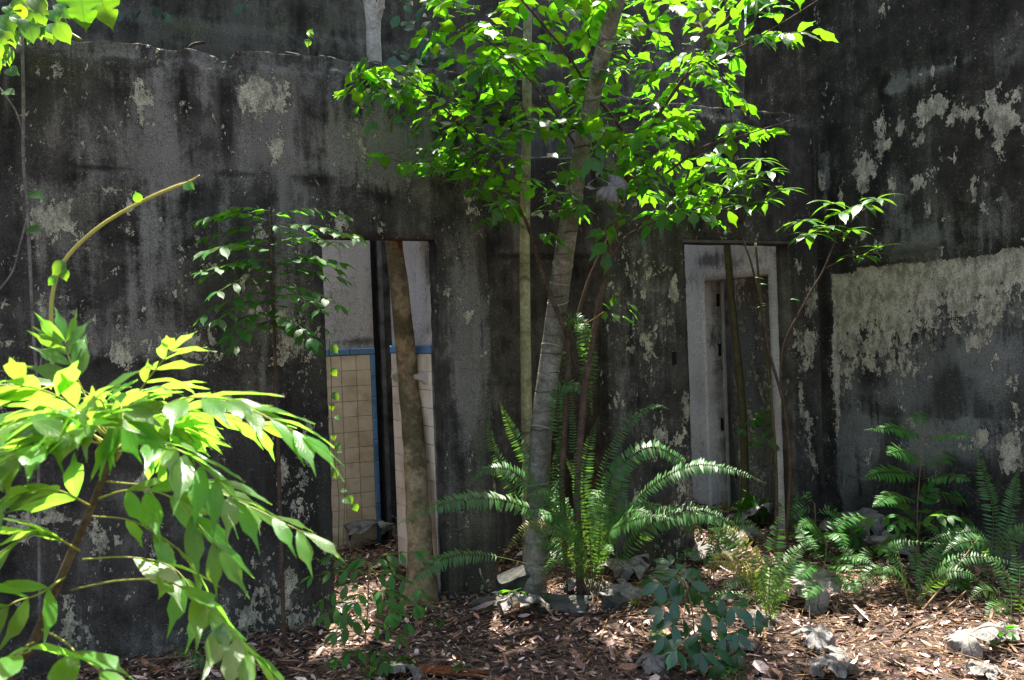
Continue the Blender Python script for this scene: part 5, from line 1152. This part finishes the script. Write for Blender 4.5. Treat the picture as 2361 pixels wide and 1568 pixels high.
for (u, v) in ((1750, 700), (1768, 760), (1790, 890), (1740, 640), (1765, 705), (1750, 655), (1822, 690)):
    FK.leaf(P(u, v, dq - .02), Vector((random.choice((-1, 1)), -.2, .1)), Vector((0, -.4, 1)), .5, random.choice(LN))
FK.finish(M['leaf_lance'], M['bark_brown'])
bush('shady_shrub', 'small shrub with pale shiny leaves at mid height in right doorway', 1770, 1210, [(1775, 1100), (1768, 1000), (1765, 975)], [
    ((1765, 975), (1740, 965, -.05), (1712, 990, -.1)), ((1765, 975), (1760, 955, -.05), (1765, 945, -.1)), ((1765, 980), (1785, 975, -.1), (1810, 995, -.15)), ((1765, 985), (1750, 1000, -.15), (1740, 1020, -.2)), ((1765, 985), (1780, 1000, -.2), (1795, 1025, -.25)), ((1765, 970), (1810, 950, .05), (1850, 940, .05)), ((1765, 970), (1750, 960, .1), (1740, 975, .15))], GS, M['leaf_dark'], 1.1, 3, cat='shrub')
# undergrowth inside the room behind the right doorway
uk = 0
for (u, v, h, lab) in ((1625, 1225, 60, 'short weed on the left of the right doorway threshold'), (1745, 1215, 70, 'short weed on the right of the right doorway threshold'), (1850, 1275, 80, 'weed at the wall foot between doorway and corner'), (1960, 1285, 70, 'weed at the right wall foot near the corner'), (1650, 1165, 100, 'leafy weed left of the olive trunk inside right doorway'), (1760, 1150, 110, 'leafy weed right of the olive trunk inside right doorway'), (1700, 1145, 130, 'farthest leafy weed deep inside the right doorway')):
    sprays = []
    for k in range(9):
        a = random.uniform(-1, 1); t_ = random.uniform(.3, 1); sprays.append(((u, v - h * t_ * .8), (u + a * 25, v - h * t_ - 6, random.uniform(-.1, .1)), (u + a * 60, v - h * t_ + random.uniform(-8, 24), random.uniform(-.2, .2))))
    bush('doorway_weed', lab, u, v, [(u, v - h * .5), (u + 4, v - h)], sprays, GS, M['leaf_legume'], 1.15, 3, stemr=.004, cat='weed', group='weeds in right doorway')
# low seedlings dotted on the litter
for (u, v, s, lab) in ((1180, 1390, .8, 'two-leaved seedling beside the broken slabs'), (1250, 1395, .6, 'small leafy seedling on the slab under the big fern'), (1010, 1450, .5, 'tiny seedling on sunlit litter before the slabs'), (2310, 1480, .9, 'seedling right of the big curled dead leaf'), (2220, 1370, .9, 'bright seedling under the low right fern'), (930, 1535, .6, 'seedling beside the rotten wood'), (1690, 1560, .5, 'seedling at the bottom edge below the glossy sapling'), (860, 1562, .7, 'seedling at the bottom edge left of the rotten wood'), (1520, 1470, .5, 'faint seedling left of the glossy sapling'), (1060, 1545, .4, 'tiny seedling right of the rotten wood'), (250, 1350, 1.1, 'shaded seedling by the left wall foot behind the foreground shrub'), (330, 1270, 1.0, 'shaded leafy plant against the left wall behind the foreground shrub')):
    bush('seedling', lab, u, v, [(u, v - 18 * s), (u + 2, v - 32 * s)], [((u, v - 30 * s), (u + 12 * s * a, v - 36 * s, -.02), (u + 30 * s * a, v - 30 * s + random.uniform(-6, 10), random.uniform(-.08, .08))) for a in (-1, 1, .5, -.4)], GS, M['leaf_sapling'], .75 * s + .15, 2, stemr=.0025, cat='seedling', group='seedlings on the litter')

# ------------------------------------------------------------------ curled dead leaves of the ringed tree
t = NT('dead_leaf')
uv = t.n('UVMap').outputs[0]; sx = t.n('SeparateXYZ', Vector=uv); co = t.n('TexCoord').outputs['Object']
ph = t.math('FRACT', t.math('MULTIPLY', sx.outputs[0], 7.0)); main = t.smooth(t.math('ABSOLUTE', t.math('SUBTRACT', ph, .5)), .055, .0)
sec = t.math('FRACT', t.math('SUBTRACT', t.math('MULTIPLY', sx.outputs[1], 13.0), t.math('MULTIPLY', t.math('ABSOLUTE', t.math('SUBTRACT', ph, .5)), 5.0))); secv = t.math('MULTIPLY', t.smooth(t.math('ABSOLUTE', t.math('SUBTRACT', sec, .5)), .14, 0), .6)
rnd = t.n('ObjectInfo').outputs['Random']; n1 = t.noise(co, 22, 5, .7)
c = t.ramp(n1, [(.3, (.13, .118, .10)), (.55, (.26, .245, .22)), (.75, (.38, .365, .335))])
c = t.mix(t.math('MULTIPLY', t.math('MAXIMUM', main, secv), .8), c, (.06, .05, .04))
c = t.n('HueSaturation', Hue=.5, Saturation=1.0, Value=t.math('ADD', .72, t.math('MULTIPLY', rnd, .45)), Color=c).outputs[0]
bs = t.bsdf(c, .75, .25, t.bump(t.math('SUBTRACT', t.math('MULTIPLY', n1, .5), t.math('MAXIMUM', main, secv)), .6, .004))
M['dead'] = t.surf(t.n('MixShader', Fac=.18, i1=bs.outputs[0], i2=t.n('BsdfTranslucent', Color=(.30, .26, .2)).outputs[0]))
def dead_mesh(R, curl, seed, hole=False, crumple=.35):
    rs = random.Random(seed); V, F, UV = [], [], []; nr, na, lobes = 14, 91, 7
    off = Vector((rs.uniform(0, 50), rs.uniform(0, 50), rs.uniform(0, 50))); axis = rs.uniform(0, 6.28); fold = rs.uniform(.2, .8) * crumple
    lob = [rs.uniform(.6, 1.15) for _ in range(lobes)]; ec = rs.uniform(.8, 1.4)
    for i in range(nr + 1):
        f = i / nr
        for j in range(na + 1):
            th = 2 * math.pi * j / na; x = th / (2 * math.pi) * lobes; k = int(x) % lobes; w_ = x - int(x); k2 = (k + 1) % lobes
            edge = math.sin(math.pi * w_) ** .5; lk = lob[k] * (1 - w_ * .5) + lob[k2] * w_ * .5
            rad = lk * (.55 + .45 * edge); r = R * f * rad
            q = Vector((math.cos(th) * r, math.sin(th) * r, 0))
            # umbrella ribs: blade sags between the veins, rim rolls under
            q.z += R * .09 * f * (.5 - abs(w_ - .5) * 2) * (.6 + 1.6 * mnoise.noise(off + Vector((k * 3.3, 1, 0))))
            roll = max(0, f * rad - .5) * ec * (1 + .9 * mnoise.noise(off + Vector((math.cos(th) * 1.4, math.sin(th) * 1.4, 0))))
            q.z -= R * curl * .30 * (f * rad) ** 2 + R * roll * .55
            q.x -= math.cos(th) * R * roll * .42; q.y -= math.sin(th) * R * roll * .42
            a = q.x * math.cos(axis) + q.y * math.sin(axis); q.z += fold * abs(a) * .9
            n_ = lambda s, o: mnoise.noise(off * o + q * (s / R))
            q += Vector((n_(2.0, 1), n_(2.0, 2), n_(2.0, 3))) * R * .26 * crumple * f
            q += Vector((n_(7, 4), n_(7, 5), n_(7, 6))) * R * .085 * crumple * f
            V.append(q); UV.append((j / na, f))
    for i in range(nr):
        for j in range(na):
            k = int(j / na * lobes)
            if hole and k in (2, 3, 6) and 3 <= i <= 11 and (j % 13) not in (0, 12): continue
            a = i * (na + 1) + j; F.append((a, a + 1, a + na + 2, a + na + 1))
    me = mesh_from('blade', V, F, M['dead']); uvl = me.uv_layers.new(name='UVMap')
    for lp in me.loops: uvl.data[lp.index].uv = UV[lp.vertex_index]
    return me
DM = [dead_mesh(.16, c_, s_, False, cr) for (c_, s_, cr) in ((1.7, 3, .7), (2.1, 5, 1.2), (2.6, 8, 1.6), (1.6, 12, 1.5), (2.3, 17, 1.3), (2.0, 23, 1.7))]
def dead_leaf(label, u, v, wpx, variant=0, rot=None, lift=0.0, on=None):
    p = on or gbase(u, v); d0 = proj(p)[2]; R = wpx / 2 / FPX * d0 * 1.38; sc = R / .125
    e = tag(empty('dead_leaf', p, label, 'dead leaf', 'curled dead leaves'), None)
    o = link('blade', DM[variant], e); r = rot or (random.uniform(-.35, .35), random.uniform(-.35, .35), random.uniform(0, 6.28))
    o.rotation_euler = r; o.scale = (sc, sc, sc * .62)
    zmin = min((Matrix.Rotation(r[2], 3, 'Z') @ Matrix.Rotation(r[1], 3, 'Y') @ Matrix.Rotation(r[0], 3, 'X') @ Vector((vv.co.x, vv.co.y, vv.co.z * .62))).z for vv in DM[variant].vertices) * sc
    o.location = (0, 0, -zmin + lift + (.012 if on is None else 0))
    V, F = [], []; a = random.uniform(0, 6.28); top = o.location
    tube_geo(catmull([top, top * .7 + Vector((math.cos(a) * .5, math.sin(a) * .5, .04)) * R * 1.5, Vector((math.cos(a), math.sin(a), .02)) * R * 2.0 + Vector((0, 0, .02))], 10), [.0022] * 11, 5, V, F)
    if random.random() < .6: link('leaf_stalk', mesh_from('leaf_stalk', V, F, M['bark_brown']), e)
    return e
for (u, v, wpx, va, lab) in (
    (2235, 1500, 120, 0, 'largest curled grey dead leaf, sunlit at lower right'), (1868, 1400, 120, 1, 'crumpled pale dead leaf behind the sunlit fern stem'), (1760, 1440, 70, 2, 'rolled white dead leaf at the foot of the sunlit fern'),
    (1985, 1250, 110, 1, 'grey dead leaf in shade left of the tall feathery plant stem'), (1935, 1240, 70, 0, 'dark folded dead leaf by the corner foot'), (2045, 1275, 110, 3, 'grey dead leaf in shade below the tall feathery plant'), (1750, 1215, 90, 0, 'domed dead leaf at the foot of the olive trunk'),
    (1215, 1425, 100, 2, 'crumpled dead leaf lying in front of the broken slabs'), (1440, 1320, 110, 1, 'hollow curled dead leaf right of the big fern base'), (1425, 1385, 90, 3, 'torn upright dead leaf at the right of the fern stalks'), (1340, 1375, 80, 2, 'dead leaf wedged left of the fern stalks'),
    (870, 1275, 110, 1, 'folded grey dead leaf inside the left doorway'), (915, 1255, 70, 2, 'small rolled dead leaf against the tiled wall inside left doorway'), (1885, 1490, 70, 2, 'small crumpled dead leaf on sunlit litter left of the largest'), (1945, 1510, 60, 3, 'ragged pale dead leaf on sunlit litter'), (1925, 1555, 90, 0, 'white curled dead leaf at the bottom edge'),
    (1510, 1540, 80, 1, 'rolled grey dead leaf at the bottom left of the glossy sapling'), (1690, 1490, 70, 2, 'pale dead leaf behind the glossy sapling'), (2280, 1555, 70, 3, 'thin pale dead leaf at the bottom right edge'), (1640, 1290, 80, 0, 'grey dead leaf in the right doorway threshold'), (1700, 1255, 70, 3, 'flat dead leaf left of the upright fern tip'), (800, 1410, 40, 2, 'small pale dead leaf beneath the light green sapling'), (910, 1555, 80, 3, 'shaded dead leaf at the bottom edge by the rotten wood'), (2310, 1470, 60, 2, 'small bright dead leaf right of the largest one')):
    dead_leaf(lab, u, v, wpx, (va, va + 2)[int(u) % 2] if va > 1 else (0, 1, 4)[(int(u) + va) % 3])
hp = P(1415, 435, dB - .9)
he = empty('hanging_dead_leaf', hp, 'torn grey dead leaf caught in the branches at centre', 'dead leaf', 'curled dead leaves')
ho = link('blade', dead_mesh(.14, 1.7, 21, True, .5), he); ho.rotation_euler = (1.25, .25, .2); ho.location = (0, .05, .02)
hp = P(1628, 30, dB - .2)
he = empty('hanging_dead_leaf', hp, 'pale dead leaf snagged high in the right branches', 'dead leaf', 'curled dead leaves')
ho = link('blade', DM[1], he); ho.rotation_euler = (1.5, .1, .9); ho.scale = (.7, .7, .7)

# ------------------------------------------------------------------ rubble, wood and sticks
M['slab'] = mat_simple('broken_concrete', (.03, .032, .027), (.10, .10, .085), 12, .9, .1, .6)
def slab(label, u, v, sx, sy, sz, rot, seed, name='rubble_slab'):
    rs = random.Random(seed); import bmesh
    bm = bmesh.new(); bmesh.ops.create_cube(bm, size=1); bmesh.ops.subdivide_edges(bm, edges=bm.edges[:], cuts=4, use_grid_fill=True)
    o_ = Vector((seed * 3.1, 0, 0)); kx = rs.uniform(-.25, .25); ky = rs.uniform(-.3, .3)
    for vv in bm.verts:
        c_ = vv.co; c_.x *= 1 + ky * c_.y; c_.y += kx * c_.x
        c_ += Vector((mnoise.noise(c_ * 3 + o_), mnoise.noise(c_ * 3 + o_ * 2), .6 * mnoise.noise(c_ * 3 + o_ * 3))) * .13
        vv.co = Vector((c_.x * sx, c_.y * sy, c_.z * sz))
    me = bpy.data.meshes.new(name); bm.to_mesh(me); bm.free(); me.materials.append(M['slab'])
    o = link(name, me); p = gbase(u, v); o.location = p + Vector((0, 0, .03 + sz * .4)); o.rotation_euler = rot; return tag(o, label, 'rubble', 'broken concrete pieces')
slab('pointed concrete chunk leaning at the foot of the pillar', 1188, 1372, .18, .08, .17, (.5, -.3, .3), 1)
slab('flat broken slab lying left under the big fern', 1150, 1398, .24, .16, .045, (.05, .06, .5), 2)
slab('large flat slab under the middle of the big fern', 1285, 1408, .36, .22, .05, (.08, -.03, -.3), 3)
slab('rounded stone in the shade below the foreground shrub', 545, 1558, .10, .08, .06, (.1, .2, .4), 4)
slab('pale slab in the threshold of the right doorway', 1640, 1282, .22, .12, .05, (.05, .1, .2), 5)
slab('small concrete lump right of the fern stalks', 1420, 1410, .14, .10, .08, (.3, .1, .8), 6)
# rotten wood plank
rb = gbase(1000, 1545); V, F = [], []
for k in range(9):
    y = (k - 4) * .009; pts = [Vector((-.26 + random.uniform(-.03, .06), y, .02 + .01 * random.random())), Vector((0, y + .004 * random.random(), .035)), Vector((.27 - random.uniform(0, .12), y, .015))]
    tube_geo(catmull(pts, 10), [.003, .007, .009, .009, .010, .010, .009, .008, .007, .006, .003], 6, V, F, .3)
o = link('rotten_plank', mesh_from('rotten_plank', V, F, M['rot'])); o.location = rb + Vector((0, 0, .02)); o.rotation_euler = (0, 0, -.12); tag(o, 'splintered reddish rotten wood lying on the litter at bottom', 'wood')
sk = [((1010, 1455), (1120, 1410), .010, 'thick straight stick in front of the slabs'), ((1060, 1440), (1190, 1375), .006, 'thin stick leaning on the flat slab'), ((1330, 1540), (1400, 1440), .005, 'bent pale stick left of the bottom centre'), ((1180, 1560), (1060, 1540), .006, 'pale stick beside the rotten wood'), ((2060, 1480), (2160, 1430), .010, 'brown stick left of the largest dead leaf'), ((1880, 1440), (1990, 1450), .006, 'stick behind the sunlit litter at right'), ((2260, 1405), (2370, 1440), .009, 'brown stick at the right edge'), ((1765, 1490), (1775, 1400), .009, 'stout reddish stalk standing at the sunlit fern'), ((680, 1500), (860, 1490), .005, 'long thin twig along the left wall foot'), ((300, 1530), (520, 1520), .004, 'pale thin twig along the left wall foot'), ((1600, 1560), (1580, 1500), .004, 'curved pale twig at bottom centre'), ((1450, 1450), (1560, 1520), .006, 'dark stick left of the glossy sapling')]
for (a, b, r, lab) in sk:
    A, B = gbase(*a), gbase(*b); mid = A.lerp(B, .5); V, F = [], []
    pts = [Vector((0, 0, .045)), (mid - A) + Vector((random.uniform(-.03, .03), random.uniform(-.02, .02), .05)), (B - A) + Vector((0, 0, .045 + (.2 if 'standing' in lab else 0) + (.04 if 'leaning' in lab else 0)))]
    tube_geo(catmull(pts, 14), [r * (1 - .035 * i) for i in range(15)], 7, V, F, .25)
    o = link('stick', mesh_from('stick', V, F, M['stem_tan'] if 'pale' in lab or 'stalk' in lab else M['bark_brown'])); o.location = A; tag(o, lab, 'stick', 'sticks on the ground')
for (a, b, lab) in (((2110, 1410), (2260, 1235), 'long purple-brown dry stalk slanting right from the low right fern'), ((2130, 1420), (2230, 1360), 'shorter slanting dry stalk beside the low right fern'), ((2100, 1400), (2070, 1270), 'reddish dry stalk slanting left from the low right fern')):
    A = gbase(*a); d0 = proj(A)[2]; B = P(b[0], b[1], d0 + .1); V, F = [], []; tube_geo(catmull([Vector((0, 0, 0)), (B - A) * .5 + Vector((0, 0, -.01)), B - A], 10), [.0065 - .0004 * i for i in range(11)], 6, V, F)
    o = link('dry_stalk', mesh_from('dry_stalk', V, F, M['stem_tan'])); o.location = A; tag(o, lab, 'stalk', 'dry stalks')

# ------------------------------------------------------------------ leaf litter
def litter(N, NT_):
    rng = np.random.default_rng(4); Vs, Fs, Cs = [], [], []; off = 0
    pal = np.array([(.08, .048, .035), (.13, .08, .058), (.19, .125, .095), (.26, .20, .17), (.04, .026, .02), (.11, .058, .034), (.30, .25, .225), (.03, .02, .016), (.06, .036, .026), (.15, .085, .055)])
    cnt = 0
    while cnt < N:
        x, y = rng.uniform(-3.2, 4.2), rng.uniform(3.3, 8.6)
        u, v, d = proj(Vector((x, y, .05)))
        if not (-500 < u < 2800 and v < 1760): continue
        cnt += 1
        L = rng.lognormal(math.log(.024), .6); W = L * rng.uniform(.22, .5); cu = rng.uniform(-.5, .9); z = gz(x, y) + rng.uniform(.004, .03)
        loc = np.array([(-.5, 0, 0), (-.2, .42, .14), (.2, .36, .12), (.5, 0, .1 * cu), (.2, -.36, .12), (-.2, -.42, .14), (-.15, 0, .02), (.18, 0, .04)])
        loc = loc * np.array((L, W, L * cu)); loc[:, 2] += (loc[:, 0] / L) ** 2 * L * cu * .5
        e = Matrix.Rotation(rng.uniform(0, 6.28), 3, 'Z') @ Matrix.Rotation(rng.normal(0, .38), 3, 'X') @ Matrix.Rotation(rng.normal(0, .38), 3, 'Y')
        Vs.append(loc @ np.array(e).T + np.array((x, y, z))); Fs.append(np.array([(0, 6, 1, 1), (1, 6, 7, 2), (2, 7, 3, 3), (3, 7, 4, 4), (4, 7, 6, 5), (5, 6, 0, 0)]) + off); off += 8
        Cs.append(np.tile(pal[rng.integers(len(pal))] * np.array((2.1, 1.92, 1.86)) * rng.uniform(.7, 1.25), (8, 1)))
    V = np.concatenate(Vs); F = [tuple(dict.fromkeys(f)) for f in np.concatenate(Fs).tolist()]; Cc = np.concatenate(Cs)
    me = bpy.data.meshes.new('leaf_litter'); me.from_pydata(V.tolist(), [], F); ca = me.color_attributes.new('Col', 'FLOAT_COLOR', 'POINT'); ca.data.foreach_set('color', np.c_[Cc, np.ones(len(Cc))].astype(np.float32).ravel())
    t = NT('dry_litter'); a = t.n('Attribute', _attribute_name='Col'); co = t.n('TexCoord').outputs['Object']
    c = t.mix(1.0, a.outputs['Color'], t.ramp(t.noise(co, 60, 4, .7), [(.3, .6), (.7, 1.4)]), 'MULTIPLY')
    me.materials.append(t.surf(t.bsdf(c, .7, .3))); o = link('leaf_litter', me); tag(o, 'brown dry leaf litter covering the ground', 'leaf litter', kind='stuff')
    V, F = [], []
    cnt = 0
    while cnt < NT_:
        x, y = random.uniform(-2.8, 3.6), random.uniform(3.3, 8.2); u, v, d = proj(Vector((x, y, .05)))
        if not (-80 < u < 2450 and v < 1640): continue
        cnt += 1; L = random.uniform(.04, .22); a = random.uniform(0, 6.28); p = Vector((x, y, gz(x, y) + random.uniform(.012, .035))); q = p + Vector((math.cos(a) * L, math.sin(a) * L, random.uniform(-.01, .03))); r = random.uniform(.0008, .0022)
        tube_geo([p, p.lerp(q, .5) + rv(.012), q], [r, r, r * .6], 3, V, F)
    o = link('twig_litter', mesh_from('twig_litter', V, F, M['stem_tan'])); tag(o, 'fine dry twigs strewn over the leaf litter', 'twigs', kind='stuff')
litter(56000, 6000)

# ------------------------------------------------------------------ unseen crowns of the tall trees, thinned and shifted to dapple the sun
CR = [leaf_mesh('leaf', .26, .13, M['leaf_tree'], fold=.2, droop=.25, tip=.2, seed=k) for k in range(3)]
def crown(pl, centre, rad, n, limbs=7, size=1.0, holes=0.0):
    c = Vector(centre)
    for k in range(limbs):
        a = 6.28 * k / limbs + random.uniform(-.3, .3); e = c + Vector((math.cos(a) * rad[0] * .75, math.sin(a) * rad[1] * .75, random.uniform(-.4, .4) * rad[2]))
        pth = pl.twig([c + Vector((0, 0, -rad[2] * .9)), c.lerp(e, .5) + Vector((0, 0, .1)), e], .02, .006, 10, 6)
        m = n // limbs
        for i in range(m):
            p = pth[random.randint(3, 10)] + Vector((random.gauss(0, .34) * rad[0] * .6, random.gauss(0, .34) * rad[1] * .6, random.gauss(0, .3) * rad[2]))
            pl.leaf(p, Vector((random.uniform(-1, 1), random.uniform(-1, 1), random.uniform(-.5, .1))), Vector((0, 0, 1)) + rv(.5), size * random.uniform(.6, 1.2), random.choice(CR))
crown(T2, pth2[-1] + Vector((-.9, .5, .3)), (.9, .9, .5), 60, 5)
crown(T1, pth1[-1] + Vector((-.2, .2, .2)), (.9, .8, .5), 110, 6, .8)
T2.finish(M['leaf_tree'], M['bark_brown'], cap=0); T1.finish(M['leaf_tree'], M['bark_brown'], cap=0)
tp = P(820, -400, dw(860, 0) + .1) + Vector((0, 0, .6)); crown(T3, tp, (1.1, .9, .5), 120, 7, .9); T3.finish(M['leaf_tree'], M['bark_white'], cap=0)
# tree standing beyond the walls at the upper right
b9 = Vector((4.6, 12.5, 0)); T9 = Plant('distant_tree', 'pale leafy tree glimpsed beyond the walls at the top right', 'tree', b9)
T9.tube('trunk', [b9, b9 + Vector((.1, 0, 2.5)), b9 + Vector((-.1, .1, 5)), b9 + Vector((0, 0, 7))], [.16, .13, .10, .05], M['bark_brown'], 10, 20)
crown(T9, b9 + Vector((-.4, 0, 6.6)), (2.6, 2.0, 2.2), 900, 10, 1.1); T9.finish(M['leaf_tree'], M['bark_brown'], cap=0)
